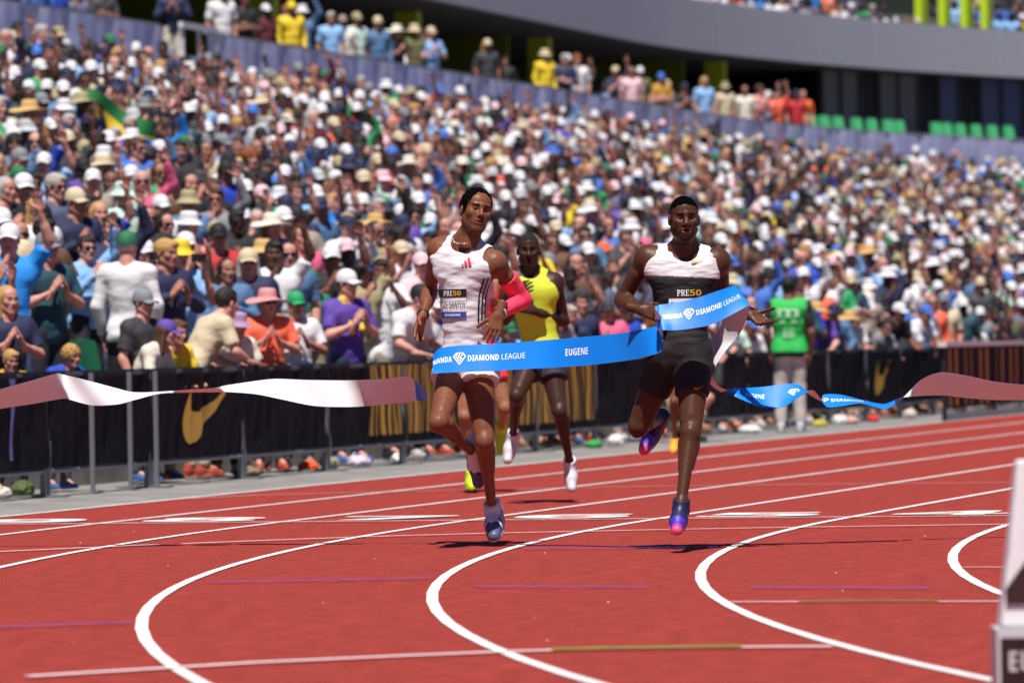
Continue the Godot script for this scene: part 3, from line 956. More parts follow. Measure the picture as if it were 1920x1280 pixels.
func skin_mat(rough := 0.42) -> StandardMaterial3D:
	if not mats.has("skin %.2f" % rough):
		var m := StandardMaterial3D.new()
		m.vertex_color_use_as_albedo = true
		m.roughness = rough
		m.metallic_specular = 0.32
		m.normal_enabled = true
		m.normal_texture = bump_tex(0.06, 256, 5, 4.0, 5)
		m.normal_scale = 0.3
		m.albedo_texture = noise_tex(0.02, 256, [[0.2, "#d9d2d0"], [0.5, "#f2f0ee"], [0.8, "#ffffff"]], 6, 4)
		m.roughness_texture = noise_tex(0.03, 256, [[0.25, "#a8a8a8"], [0.75, "#ffffff"]], 7, 4)
		m.uv1_triplanar = true
		m.uv1_scale = Vector3.ONE * 9.0
		mats["skin %.2f" % rough] = m
	return mats["skin %.2f" % rough]


func cloth_mat(hex: String, tinted := false, rough := 0.75) -> StandardMaterial3D:
	var key := "cloth %s %s" % [hex, tinted]
	if not mats.has(key):
		var m := StandardMaterial3D.new()
		m.albedo_color = Color(hex)
		m.vertex_color_use_as_albedo = tinted
		m.roughness = rough
		m.normal_enabled = true
		if not mats.has("weave"):
			mats["weave"] = bump_tex(0.03, 256, 11, 6.0, 4)
		m.normal_texture = mats["weave"]
		m.normal_scale = 0.12
		m.uv1_triplanar = true
		m.uv1_scale = Vector3.ONE * 3.0
		mats[key] = m
	return mats[key]


# the continuous body of a runner: trunk, limbs, head and hands in one mesh
func runner_body(j: Dictionary, tone: Color, g: float, face: Dictionary, headx: Transform3D, hands: Array, cell := 0.011) -> Geo:
	var b := bounds(j, ["neck", "head", "sh_l", "sh_r", "el_l", "el_r", "wr_l", "wr_r", "hip_l", "hip_r", "kn_l", "kn_r", "an_l", "an_r", "toe_l", "toe_r"], 0.17)
	var s := Sdf.new(b[0], b[1], cell)
	add_trunk(s, j, g, 0.0)
	add_neck(s, j, g)
	for left in [false, true]:
		add_arm(s, j, left, g)
		add_leg(s, j, left, g)
	var out := s.geo(bare(tone))
	out.add(head_geo(tone, face.get("cell", 0.0045), face), headx)
	for left in [false, true]:
		var hd: Array = hands[1 if left else 0]
		out.add(hand_geo(j.wr_l if left else j.wr_r, j.tip_l if left else j.tip_r, hd[0], left, hd[1], hd[2], 0.0045, tone))
	return out


func singlet_sdf(j: Dictionary, g: float, cell: float, e := 0.009, low := 0.04, creases := []) -> Sdf:
	var b := bounds(j, ["neck", "sh_l", "sh_r", "hip_l", "hip_r"], 0.16)
	var s := Sdf.new(b[0], b[1], cell)
	add_trunk(s, j, g, e)
	var a := trunk_axes(j)
	var cb: Basis = a[3]
	var sm: Vector3 = (j.sh_l + j.sh_r) * 0.5
	for sh in [j.sh_l, j.sh_r]:
		s.cap(j.neck + cb.y * 0.03, sm.lerp(sh, 0.85), 0.034 * g + e, 0.044 * g + e, 0.05)
	for left in [false, true]:
		var sh: Vector3 = j.sh_l if left else j.sh_r
		var el: Vector3 = j.el_l if left else j.el_r
		s.ball(sh - Vector3(0, 0.012, 0), 0.061 * g + e, 0.05)
		s.cap(sh, sh.lerp(el, 0.2), 0.05 * g + e, 0.048 * g + e, 0.035)
	for c in creases:
		s.wrinkle(folds(c[0]), c[1], c[2])
	for sh in [j.sh_l, j.sh_r]:
		var out: Vector3 = (sh - sm).normalized()
		s.cap(sm.lerp(sh, 0.97) - cb.y * 0.005, sh + out * 0.12 - cb.y * 0.02, 0.086, 0.13, 0.012, 0, true)
	for left in [false, true]:
		var sh: Vector3 = j.sh_l if left else j.sh_r
		var el: Vector3 = j.el_l if left else j.el_r
		s.cap(sh.lerp(el, 0.2), sh.lerp(el, 0.62), 0.078, 0.074, 0.01, 0, true)
	s.cap(j.neck + cb.y * 0.12 - cb.z * 0.01, j.neck - cb.y * 0.005 + cb.z * 0.03, 0.072, 0.066, 0.01, 0, true)
	s.egg(j.neck + cb.z * 0.085 + cb.y * 0.005, Vector3(0.068, 0.045, 0.06), cb, 0.015, true)
	var hm: Vector3 = a[0]
	s.plane(-a[1], -a[1].dot(hm) + low)
	return s


func shorts_sdf(j: Dictionary, g: float, cell: float, e: float, reach: float, top: float, flare := 0.0) -> Sdf:
	var b := bounds(j, ["hip_l", "hip_r", "kn_l", "kn_r"], 0.2)
	var s := Sdf.new(b[0], b[1] + Vector3(0, 0.05, 0), cell)
	add_trunk(s, j, g, e)
	for left in [false, true]:
		var hip: Vector3 = j.hip_l if left else j.hip_r
		var kn: Vector3 = j.kn_l if left else j.kn_r
		var an: Vector3 = j.an_l if left else j.an_r
		var toe: Vector3 = j.toe_l if left else j.toe_r
		var fore: Vector3 = (toe - an).slide((an - kn).normalized()).normalized()
		var end := hip.lerp(kn, reach) + fore * 0.008
		s.cap(hip, end, 0.093 * g + e, lerpf(0.09, 0.06, reach) * g + e + flare + 0.004, 0.03, 1)
	var a := trunk_axes(j)
	s.plane(a[1], a[1].dot(a[0]) + top)
	return s


func hair_geo(kind: String, cell: float) -> Geo:
	var s := Sdf.new(Vector3(-0.13, -0.34, -0.16), Vector3(0.13, 0.16, 0.13), cell)
	match kind:
		"crop":
			s.egg(Vector3(0, 0.036, -0.015), Vector3(0.0755, 0.09, 0.0975), Basis.IDENTITY, 0.01)
			s.egg(Vector3(0, 0.053, 0.03), Vector3(0.064, 0.052, 0.052), Basis.IDENTITY, 0.02)
			s.egg(Vector3(0, -0.002, 0.1), Vector3(0.066, 0.078, 0.08), Basis.IDENTITY, 0.004, true)
			s.cap(Vector3(-0.04, 0.03, 0.1), Vector3(0.04, 0.03, 0.1), 0.045, 0.045, 0.004, 0, true)
			var fuzz := FastNoiseLite.new()
			fuzz.seed = 2
			fuzz.frequency = 1.0
			s.wrinkle(fuzz, 0.0035, Vector3.ONE * 120.0)
			s.cap(Vector3(0, -0.06, 0.03), Vector3(0, -0.2, 0.02), 0.1, 0.11, 0.01, 0, true)
			s.plane(Vector3(0, -1, -0.25).normalized(), 0.03)
		"curls":
			s.egg(Vector3(0, 0.041, -0.018), Vector3(0.082, 0.094, 0.1), Basis.IDENTITY, 0.01)
			s.egg(Vector3(0, 0.056, 0.025), Vector3(0.066, 0.057, 0.056), Basis.IDENTITY, 0.02)
			s.egg(Vector3(0, 0.03, 0.108), Vector3(0.068, 0.084, 0.086), Basis.IDENTITY, 0.004, true)
			s.cap(Vector3(0, -0.07, 0.03), Vector3(0, -0.2, 0.02), 0.095, 0.11, 0.01, 0, true)
			s.plane(Vector3(0, -1, -0.2).normalized(), 0.02)
			var n := FastNoiseLite.new()
			n.seed = 4
			n.frequency = 1.0
			n.fractal_octaves = 2
			s.wrinkle(n, 0.009, Vector3.ONE * 62.0)
		"short":
			s.egg(Vector3(0, 0.043, -0.018), Vector3(0.084, 0.098, 0.106), Basis.IDENTITY, 0.01)
			s.egg(Vector3(0.02, 0.085, 0.05), Vector3(0.055, 0.035, 0.045), Basis.IDENTITY, 0.02)
			s.egg(Vector3(0, -0.022, 0.1), Vector3(0.072, 0.078, 0.08), Basis.IDENTITY, 0.01, true)
			var tuft := FastNoiseLite.new()
			tuft.seed = 6
			tuft.frequency = 1.0
			s.wrinkle(tuft, 0.009, Vector3(45, 20, 45))
			s.cap(Vector3(0, -0.1, 0.03), Vector3(0, -0.2, 0.02), 0.085, 0.11, 0.01, 0, true)
		"under":
			s.egg(Vector3(0, 0.036, -0.018), Vector3(0.079, 0.09, 0.098), Basis.IDENTITY, 0.01)
			s.egg(Vector3(0, -0.01, 0.09), Vector3(0.075, 0.075, 0.075), Basis.IDENTITY, 0.01, true)
			s.cap(Vector3(0, -0.1, 0.03), Vector3(0, -0.2, 0.02), 0.085, 0.11, 0.01, 0, true)
		"curly":
			s.egg(Vector3(0, 0.035, -0.02), Vector3(0.1, 0.11, 0.115), Basis.IDENTITY, 0.01)
			s.egg(Vector3(0, -0.03, 0.1), Vector3(0.065, 0.075, 0.08), Basis.IDENTITY, 0.01, true)
			var n := FastNoiseLite.new()
			n.seed = 8
			n.frequency = 1.0
			s.wrinkle(n, 0.025, Vector3.ONE * 38.0)
		_:
			s.egg(Vector3(0, 0.036, -0.02), Vector3(0.084, 0.094, 0.102), Basis.IDENTITY, 0.01)
			for q in [-1.0, 1.0]:
				s.cap(Vector3(0.062 * q, 0.02, -0.02), Vector3(0.085 * q, -0.2, -0.02), 0.034, 0.036, 0.03)
			s.cap(Vector3(0, 0, -0.07), Vector3(0, -0.26, -0.08), 0.065, 0.07, 0.04)
			s.egg(Vector3(0, -0.045, 0.09), Vector3(0.062, 0.1, 0.085), Basis.IDENTITY, 0.01, true)
			var n := FastNoiseLite.new()
			n.seed = 9
			n.frequency = 1.0
			s.wrinkle(n, 0.008, Vector3(50, 9, 50))
	return s.geo()


func turned(yaw: float, pitch: float, roll: float, at: Vector3, size := 1.0) -> Transform3D:
	return Transform3D(Basis.from_euler(Vector3(pitch, yaw, roll)).scaled_local(Vector3.ONE * size), at)


func shoe_part(parent: Node, j: Dictionary, left: bool, s: Sdf, tint: Callable, size := 1.0) -> MeshInstance3D:
	var frame := foot_frame(j, left, size)
	var shank: Vector3 = (frame.basis.inverse() * ((j.kn_l if left else j.kn_r) - (j.an_l if left else j.an_r))).normalized()
	return part(parent, "shoe", shoe_sdf(s.h, shank).geo(tint).mesh(), paint("#ffffff", 0.45, true), frame)

# ------------------------------------------------------------------ the runners
const FACING := 0.2459   # the runners head down the track, a little towards the bend


func joints(src: Dictionary) -> Dictionary:
	var j := src.duplicate()
	j.erase("base")
	j.shod = true
	return j


func folds(seed_of: int) -> FastNoiseLite:
	var n := FastNoiseLite.new()
	n.seed = seed_of
	n.frequency = 1.0
	n.fractal_octaves = 2
	return n


func bib(root: Node, s: Sdf, o: Vector3, u: Vector3, v: Vector3, w: float, h: float, title: String, foot: String) -> void:
	var place := on_cloth(s, o, u, v, 0.006)
	var sheet := part(root, "race_bib", patch(place, -w / 2, w / 2, -h / 2, h / 2, 10, 8).mesh(), paint("#eef0f5", 0.6))
	var over := on_cloth(s, o, u, v, 0.0078)
	part(sheet, "black_band", patch(over, -w / 2, w / 2, h * 0.22, h / 2, 10, 3).mesh(), paint("#17161a", 0.6))
	part(sheet, "blue_band", patch(over, -w / 2, w / 2, -h / 2, -h * 0.28, 10, 3).mesh(), paint("#274a9c", 0.6))
	var ink := on_cloth(s, o, u, v, 0.0095)
	part(sheet, "lettering", printed([moved(lettering("PRE", w * 0.3, h * 0.17, 900, true, true), Vector2(-w * 0.15, h * 0.36)), moved(lettering(foot, w * 0.52, h * 0.085, 800), Vector2(w * 0.02, -h * 0.39))], ink).mesh(), paint("#f2f2f4", 0.6))
	part(sheet, "gold_number", printed([moved(lettering("50", w * 0.28, h * 0.17, 900, true), Vector2(w * 0.16, h * 0.36))], ink).mesh(), paint("#d9a935", 0.6))
	part(sheet, "name_print", printed([moved(lettering(title, w * 0.9, h * 0.26, 500), Vector2(0, -h * 0.03))], ink).mesh(), paint("#141416", 0.6))


func build_runner_one() -> void:
	var j := joints(RUNNER_ONE)
	var root := base("person", RUNNER_ONE.base, FACING)
	tag(root, "runner in white sleeveless vest with pink arm sleeve, head turned, breaking the tape", "person", "runners on the track")
	var tone := Color(0.215, 0.086, 0.047)
	var hx := turned(0.36, -0.1, -0.22, j.head, 1.04)
	var body := runner_body(j, tone, 0.99, {"nose": 0.95, "lips": 1.0, "mouth": 0.003, "beard": 0.55, "jaw": 0.95, "lip": Color(0.17, 0.06, 0.045), "cell": 0.004}, hx,
		[[Vector3(0.75, 0, 0.45), [0.6, 0.12, 0.16, 0.2, 0.24], 1.04], [Vector3(0, -0.15, -1), [0.2, 0.05, 0.1, 0.16, 0.1], 1.04]], 0.009)
	part(root, "body", body.mesh(), skin_mat(0.5))
	part(root, "hair", hair_geo("curls", 0.005).mesh(), paint("#080606", 1.0, false, 0.15), hx)
	var s := singlet_sdf(j, 0.99, 0.006, 0.011, 0.06, [[3, 0.01, Vector3(5, 10, 5)], [4, 0.003, Vector3(8, 22, 8)]])
	var st := s.prims.duplicate()
	part(root, "vest", s.geo().mesh(), cloth_mat("#d2d0d6"))
	s.prims = st
	var sh := shorts_sdf(j, 0.99, 0.009, 0.016, 0.2, 0.1, 0.012)
	sh.wrinkle(folds(5), 0.007, Vector3(8, 3, 8))
	part(root, "shorts", sh.geo().mesh(), cloth_mat("#dcd8dd"))
	var u := Vector3(1, 0, -0.12).normalized()
	bib(root, s, Vector3(-0.09, 1.338, 0.1), u, Vector3(0.01, 1, 0), 0.145, 0.158, "DOS SANTOS", "EUGENE")
	var chest := on_cloth(s, Vector3(-0.008, 1.565, 0.12), u, Vector3.UP, 0.008)
	part(root, "chest_logo", printed([outline([[-0.03, -0.02], [-0.016, -0.02], [-0.021, -0.009], [-0.028, -0.014]]), outline([[-0.012, -0.02], [0.003, -0.02], [-0.004, 0.008], [-0.016, 0.0]]), outline([[0.007, -0.02], [0.023, -0.02], [0.015, 0.026], [0.002, 0.017]])], chest).mesh(), paint("#e0385c", 0.6))
	var flank := on_cloth(s, Vector3(0.075, 1.36, 0.1), Vector3(0.8, 0, -0.6), Vector3(0.0, 1, 0), 0.008)
	var bars := []
	for k in 3:
		for e in 8:
			bars.append(stroke(Vector2(-0.03 + k * 0.02, -0.13 + e * 0.03), Vector2(-0.03 + k * 0.02, -0.1 + e * 0.03), 0.0085))
	part(root, "side_stripe", printed(bars, flank, 0.001).mesh(), paint("#15141a", 0.6))
	# sleeve on the left arm, bands and beads
	var b := bounds(j, ["sh_l", "el_l", "wr_l"], 0.1)
	var sl := Sdf.new(b[0], b[1], 0.007)
	sl.cap(j.sh_l.lerp(j.el_l, 0.42), j.el_l, 0.059, 0.049, 0.02, 2)
	sl.cap(j.el_l, j.el_l.lerp(j.wr_l, 0.88), 0.051, 0.036, 0.02, 1)
	sl.wrinkle(folds(8), 0.003, Vector3(12, 12, 12))
	part(root, "arm_sleeve", sl.geo().mesh(), cloth_mat("#fb3f62"))
	var la: Vector3 = j.wr_l - j.el_l
	ring(root, "wristband", paint("#2f6b45", 0.6), j.wr_l, la, 0.029, 0.009)
	ring(root, "wristband", paint("#d8d2c2", 0.6), j.wr_l - la.normalized() * 0.012, la, 0.031, 0.009)
	ring(root, "wristband", paint("#20232a", 0.4), j.wr_r, j.wr_r - j.el_r, 0.027, 0.009)
	var beads := Geo.new()
	var nb: Vector3 = j.neck + Vector3(0.004, 0.03, 0.022)
	for k in 34:
		var w := TAU * k / 34.0
		var c := nb + Vector3(sin(w) * 0.076, -0.035 * cos(w) + 0.012 * sin(w), cos(w) * 0.078)
		var ball := SphereMesh.new()
		ball.radius = 0.0055
		ball.height = 0.011
		ball.radial_segments = 8
		ball.rings = 4
		var arr := ball.get_mesh_arrays()
		var g := Geo.new()
		g.v = arr[Mesh.ARRAY_VERTEX]
		g.n = arr[Mesh.ARRAY_NORMAL]
		g.i = arr[Mesh.ARRAY_INDEX]
		for q in g.v.size():
			g.c.append([Color(0.8, 0.55, 0.1), Color(0.1, 0.3, 0.6), Color(0.7, 0.08, 0.06), Color(0.8, 0.8, 0.75), Color(0.08, 0.4, 0.2)][k % 5])
		beads.add(g, Transform3D(Basis.IDENTITY, c))
	part(root, "bead_necklace", beads.mesh(), paint("#ffffff", 0.3, true))
	var tint := func(p: Vector3) -> Color:
		if p.y < -0.08:
			return Color(0.55, 0.56, 0.62)
		if absf(p.x) > 0.012 and p.z > -0.01 and p.z < 0.13 and fposmod(p.z + p.y * 0.5 + 0.01, 0.034) < 0.016 and p.y < -0.022:
			return Color(0.035, 0.04, 0.09)
		if p.z > 0.11:
			return Color(0.09, 0.1, 0.2)
		return Color(0.66, 0.66, 0.7)
	var ss := shoe_sdf(0.006)
	for left in [false, true]:
		var o := shoe_part(root, j, left, ss, tint, 1.14)
		var lace := Geo.new()
		for k in 4:
			var z := 0.035 + k * 0.018
			lace.tube([Vector3(-0.02, -0.012 - k * 0.009, z), Vector3(0, -0.004 - k * 0.009, z + 0.006), Vector3(0.02, -0.012 - k * 0.009, z)], 0.0028, 6)
		part(o, "laces", lace.mesh(), paint("#e8e8ee", 0.8))


func build_runner_two() -> void:
	var j := joints(RUNNER_TWO)
	var root := base("person", RUNNER_TWO.base, FACING)
	tag(root, "runner in white and black vest and black tights with tape across his waist", "person", "runners on the track")
	var tone := Color(0.092, 0.036, 0.021)
	var hx := turned(0.1, -0.02, -0.02, j.head, 1.0)
	var body := runner_body(j, tone, 1.06, {"nose": 1.35, "lips": 1.35, "mouth": 0.0055, "beard": 0.35, "jaw": 1.08, "lip": Color(0.2, 0.085, 0.08), "cell": 0.004}, hx,
		[[Vector3(0, -0.25, -1), [1.2, 0.45, 0.5, 0.55, 0.6], 1.0], [Vector3(0.1, 0.75, 0.65), [0.3, 0.2, 0.28, 0.35, 0.4], 1.0]], 0.009)
	part(root, "body", body.mesh(), skin_mat(0.5))
	part(root, "hair", hair_geo("crop", 0.0045).mesh(), paint("#070605", 1.0, false, 0.1), hx)
	var s := singlet_sdf(j, 1.06, 0.006, 0.008, 0.02, [[13, 0.006, Vector3(3, 9, 3)], [14, 0.004, Vector3(7, 26, 7)]])
	var st := s.prims.duplicate()
	var whole := s.d.duplicate()
	var seam := Vector3(0.06, 1, 0).normalized()
	s.plane(seam, seam.dot(Vector3(0, 1.452, 0)))
	part(root, "vest_lower", s.geo().mesh(), cloth_mat("#151418"))
	s.d = whole
	s.plane(-seam, -seam.dot(Vector3(0, 1.452, 0)))
	part(root, "vest", s.geo().mesh(), cloth_mat("#d3d1d5"))
	s.prims = st
	var sh := shorts_sdf(j, 1.06, 0.009, 0.007, 0.5, 0.1)
	sh.wrinkle(folds(15), 0.007, Vector3(4, 8, 4))
	part(root, "tights", sh.geo().mesh(), cloth_mat("#151418"))
	bib(root, s, Vector3(0.07, 1.3, 0.12), Vector3.RIGHT, Vector3.UP, 0.215, 0.19, "BENJAMIN", "EUGENE")
	var gold := paint("#c9a02a", 0.5)
	var chest := on_cloth(s, Vector3(0.085, 1.522, 0.12), Vector3.RIGHT, Vector3.UP, 0.006)
	part(root, "chest_logo", printed([outline(SWOOSH, Vector2(0.025, 0.024))], chest).mesh(), gold)
	var thigh := on_cloth(sh, Vector3(0.085, 0.855, 0.15), Vector3.RIGHT, Vector3.UP, 0.005)
	part(root, "thigh_logo", printed([outline(SWOOSH, Vector2(0.02, 0.02))], thigh).mesh(), gold)
	ring(root, "watch_strap", paint("#101012", 0.5), j.wr_l, j.wr_l - j.el_l, 0.028, 0.011)
	var shoe_tint := func(p: Vector3) -> Color:
		if p.y < -0.086:
			return Color(0.02, 0.02, 0.025)
		if p.z > 0.17 or (p.y < -0.074 and p.z > 0.03):
			return Color(0.8, 0.08, 0.2)
		if p.z > 0.15:
			return Color(0.35, 0.04, 0.35)
		if p.z > 0.1:
			return Color(0.07, 0.03, 0.4)
		return Color(0.018, 0.018, 0.075)
	var ss := shoe_sdf(0.006)
	for left in [false, true]:
		var o := shoe_part(root, j, left, ss, shoe_tint, 1.02)
		var lace := Geo.new()
		for k in 4:
			var z := 0.035 + k * 0.018
			lace.tube([Vector3(-0.018, -0.014 - k * 0.009, z), Vector3(0, -0.005 - k * 0.009, z + 0.006), Vector3(0.018, -0.014 - k * 0.009, z)], 0.0026, 6)
		part(o, "laces", lace.mesh(), paint("#1a1420", 0.8))


func build_runner_plain(src: Dictionary, label: String, tone: Color, vest: String, shorts: String, shoe: Color, g: float, yaw: float, reach: float, hair := "crop") -> void:
	var j := joints(src)
	var root := base("person", src.base, FACING)
	tag(root, label, "person", "runners on the track")
	var hx := turned(yaw, 0.05, 0.0, j.head, 0.98)
	var body := runner_body(j, tone, g, {"nose": 1.25, "lips": 1.25, "mouth": 0.0065, "beard": 0.6, "cell": 0.006}, hx, [[Vector3(0.6, 0, -0.8), [0.8, 0.4, 0.45, 0.5, 0.5], 1.0], [Vector3(-0.6, 0, -0.8), [0.8, 0.4, 0.45, 0.5, 0.5], 1.0]], 0.014)
	part(root, "body", body.mesh(), skin_mat(0.5))
	part(root, "hair", hair_geo(hair, 0.007).mesh(), paint("#0a0807", 0.9), hx)
	var s := singlet_sdf(j, g, 0.011, 0.009, 0.03, [[23, 0.006, Vector3(3, 7, 3)]])
	part(root, "vest", s.geo().mesh(), cloth_mat(vest))
	var sh := shorts_sdf(j, g, 0.012, 0.012, reach, 0.1, 0.006)
	part(root, "shorts", sh.geo().mesh(), cloth_mat(shorts))
	var tint := func(p: Vector3) -> Color: return shoe * 0.6 if p.y < -0.084 else shoe
	var ss := shoe_sdf(0.008)
	for left in [false, true]:
		shoe_part(root, j, left, ss, tint, 1.02)

# ------------------------------------------------------------------ the crowd
const SKIN := ["#d19c8e", "#c48c7e", "#aa7666", "#805444", "#58382c", "#3a251d"]
const HAIR := {"blond": "#b08a4e", "brown": "#4a3020", "dark": "#1d1512", "black": "#0d0b0b", "grey": "#a3a09c", "ginger": "#8a4a22"}
const SHIRT := {"white": "#d8d8dc", "ivory": "#d9d4c6", "lightgrey": "#b6b8be", "grey": "#7d8087", "charcoal": "#34353b", "black": "#17171b", "navy": "#1c2447", "royal": "#1f3fb0", "azure": "#1687dd",
	"blue": "#3f6fc4", "sky": "#86b4e6", "denim": "#4d7098", "slate": "#565c78", "teal": "#1d4552", "mint": "#bcd8cc", "green": "#226b48", "emerald": "#1f9a5c", "lime": "#a9cc2c", "olive": "#5d603a", "khaki": "#a39a74",
	"beige": "#c8b99c", "taupe": "#978a80", "yellow": "#e3c52a", "mustard": "#b58a2a", "orange": "#dd6a24", "coral": "#f0694a", "red": "#b3242c", "maroon": "#5c1f2b", "pink": "#dd5f86", "rose": "#cf8f92", "palepink": "#e2bcc6",
	"purple": "#5b3f9e", "mauve": "#a383a8", "straw": "#c7a468", "brown": "#5e4130"}
const SHIRT_MIX := ["white", "white", "white", "white", "white", "white", "white", "white", "ivory", "lightgrey", "grey", "grey", "charcoal", "charcoal", "charcoal", "charcoal", "black", "black", "black", "black", "black", "black", "black", "navy", "navy", "navy", "navy", "navy", "slate", "teal", "royal", "blue", "sky", "sky", "sky", "denim", "denim", "slate", "teal", "mint", "green",
	"emerald", "olive", "khaki", "beige", "beige", "taupe", "yellow", "coral", "red", "maroon", "pink", "rose", "palepink", "purple", "brown", "sky", "blue", "white", "white", "sky", "royal", "azure", "black", "black", "navy", "charcoal", "emerald", "blue"]
const HAT_MIX := ["white", "white", "white", "white", "white", "white", "white", "white", "white", "lightgrey", "beige", "beige", "khaki", "black", "black", "black", "navy", "navy", "grey", "blue", "green", "palepink", "charcoal", "white", "white", "grey", "navy", "black"]
const LEG_MIX := ["#2a3350", "#1b1b20", "#45505f", "#8d8472", "#3a4a66", "#c9c2b2", "#20242e"]
const ROWS := 17
const POSES := ["stand", "clap", "raise", "phone", "lean", "cross", "seated"]

var protos := {}
var wear := {}
var labels := {}


func row_x(k: int) -> float:
	return -47.95 - 0.85 * k


func row_y(k: int) -> float:
	return 0.02 if k == 0 else 0.3 + 0.225 * (k - 1) + 0.0024 * (k - 1) * (k - 1)


# the far end of the stand swings in towards the track
func swing(z: float) -> float:
	return pow(maxf(-100.0 - z, 0.0), 2.0) / 134.0


func pose_joints(kind: String) -> Dictionary:
	var j := {"neck": Vector3(0, 1.47, -0.01), "head": Vector3(0, 1.635, 0.015), "sh_l": Vector3(0.18, 1.42, -0.015), "sh_r": Vector3(-0.18, 1.42, -0.015),
		"hip_l": Vector3(0.085, 0.93, 0), "hip_r": Vector3(-0.085, 0.93, 0), "kn_l": Vector3(0.1, 0.5, 0.02), "kn_r": Vector3(-0.1, 0.5, 0.02), "an_l": Vector3(0.11, 0.1, -0.02), "an_r": Vector3(-0.11, 0.1, -0.02),
		"toe_l": Vector3(0.13, 0.035, 0.16), "toe_r": Vector3(-0.13, 0.035, 0.16), "el_l": Vector3(0.25, 1.14, -0.04), "el_r": Vector3(-0.25, 1.14, -0.04), "wr_l": Vector3(0.23, 0.9, 0.06), "wr_r": Vector3(-0.23, 0.9, 0.06)}
	j.tip_l = j.wr_l + Vector3(-0.02, -0.18, 0.04)
	j.tip_r = j.wr_r + Vector3(0.02, -0.18, 0.04)
	j.palm_l = Vector3(-1, 0, 0)
	j.palm_r = Vector3(1, 0, 0)
	j.look = [0.0, 0.05]
	match kind:
		"clap":
			j.el_l = Vector3(0.27, 1.17, 0.06); j.el_r = Vector3(-0.27, 1.16, 0.06)
			j.wr_l = Vector3(0.06, 1.26, 0.22); j.wr_r = Vector3(-0.075, 1.27, 0.2)
			j.tip_l = Vector3(-0.01, 1.4, 0.31); j.tip_r = Vector3(-0.015, 1.42, 0.27)
			j.look = [0.25, 0.05]
		"raise":
			j.el_l = Vector3(0.3, 1.62, 0.1); j.wr_l = Vector3(0.22, 1.86, 0.16); j.tip_l = Vector3(0.18, 2.03, 0.2)
			j.palm_l = Vector3(-0.3, 0, 1)
			j.el_r = Vector3(-0.26, 1.2, 0.1); j.wr_r = Vector3(-0.12, 1.38, 0.24); j.tip_r = Vector3(-0.06, 1.53, 0.28)
			j.look = [-0.3, -0.02]
		"phone":
			j.el_l = Vector3(0.24, 1.22, 0.18); j.el_r = Vector3(-0.24, 1.22, 0.18)
			j.wr_l = Vector3(0.08, 1.48, 0.3); j.wr_r = Vector3(-0.08, 1.48, 0.3)
			j.tip_l = Vector3(0.05, 1.64, 0.34); j.tip_r = Vector3(-0.05, 1.64, 0.34)
		"lean":
			j.neck = Vector3(0, 1.34, 0.2); j.head = Vector3(0, 1.475, 0.29)
			j.sh_l = Vector3(0.18, 1.29, 0.17); j.sh_r = Vector3(-0.18, 1.29, 0.17)
			j.hip_l.z = -0.08; j.hip_r.z = -0.08
			j.el_l = Vector3(0.27, 1.06, 0.22); j.el_r = Vector3(-0.27, 1.06, 0.22)
			j.wr_l = Vector3(0.2, 0.97, 0.4); j.wr_r = Vector3(-0.2, 0.97, 0.4)
			j.tip_l = Vector3(0.12, 0.95, 0.56); j.tip_r = Vector3(-0.12, 0.95, 0.56)
			j.palm_l = Vector3(0, -1, 0); j.palm_r = Vector3(0, -1, 0)
			j.look = [0.2, 0.12]
		"cross":
			j.el_l = Vector3(0.25, 1.13, 0.08); j.el_r = Vector3(-0.25, 1.13, 0.08)
			j.wr_l = Vector3(-0.03, 1.19, 0.17); j.wr_r = Vector3(0.03, 1.14, 0.2)
			j.tip_l = Vector3(-0.19, 1.23, 0.12); j.tip_r = Vector3(0.19, 1.16, 0.14)
			j.palm_l = Vector3(0, 0, -1); j.palm_r = Vector3(0, 0, -1)
			j.look = [-0.2, 0.08]
		"seated":
			for k in ["neck", "head", "sh_l", "sh_r", "hip_l", "hip_r", "el_l", "el_r"]:
				j[k] = j[k] - Vector3(0, 0.46, 0)
			j.kn_l = Vector3(0.12, 0.5, 0.42); j.kn_r = Vector3(-0.12, 0.5, 0.42)
			j.an_l = Vector3(0.12, 0.1, 0.44); j.an_r = Vector3(-0.12, 0.1, 0.44)
			j.toe_l = Vector3(0.13, 0.035, 0.62); j.toe_r = Vector3(-0.13, 0.035, 0.62)
			j.wr_l = Vector3(0.13, 0.6, 0.25); j.wr_r = Vector3(-0.13, 0.6, 0.25)
			j.tip_l = Vector3(0.08, 0.58, 0.42); j.tip_r = Vector3(-0.08, 0.58, 0.42)
			j.palm_l = Vector3(0, -1, 0); j.palm_r = Vector3(0, -1, 0)
		"back":
			pass
	return j


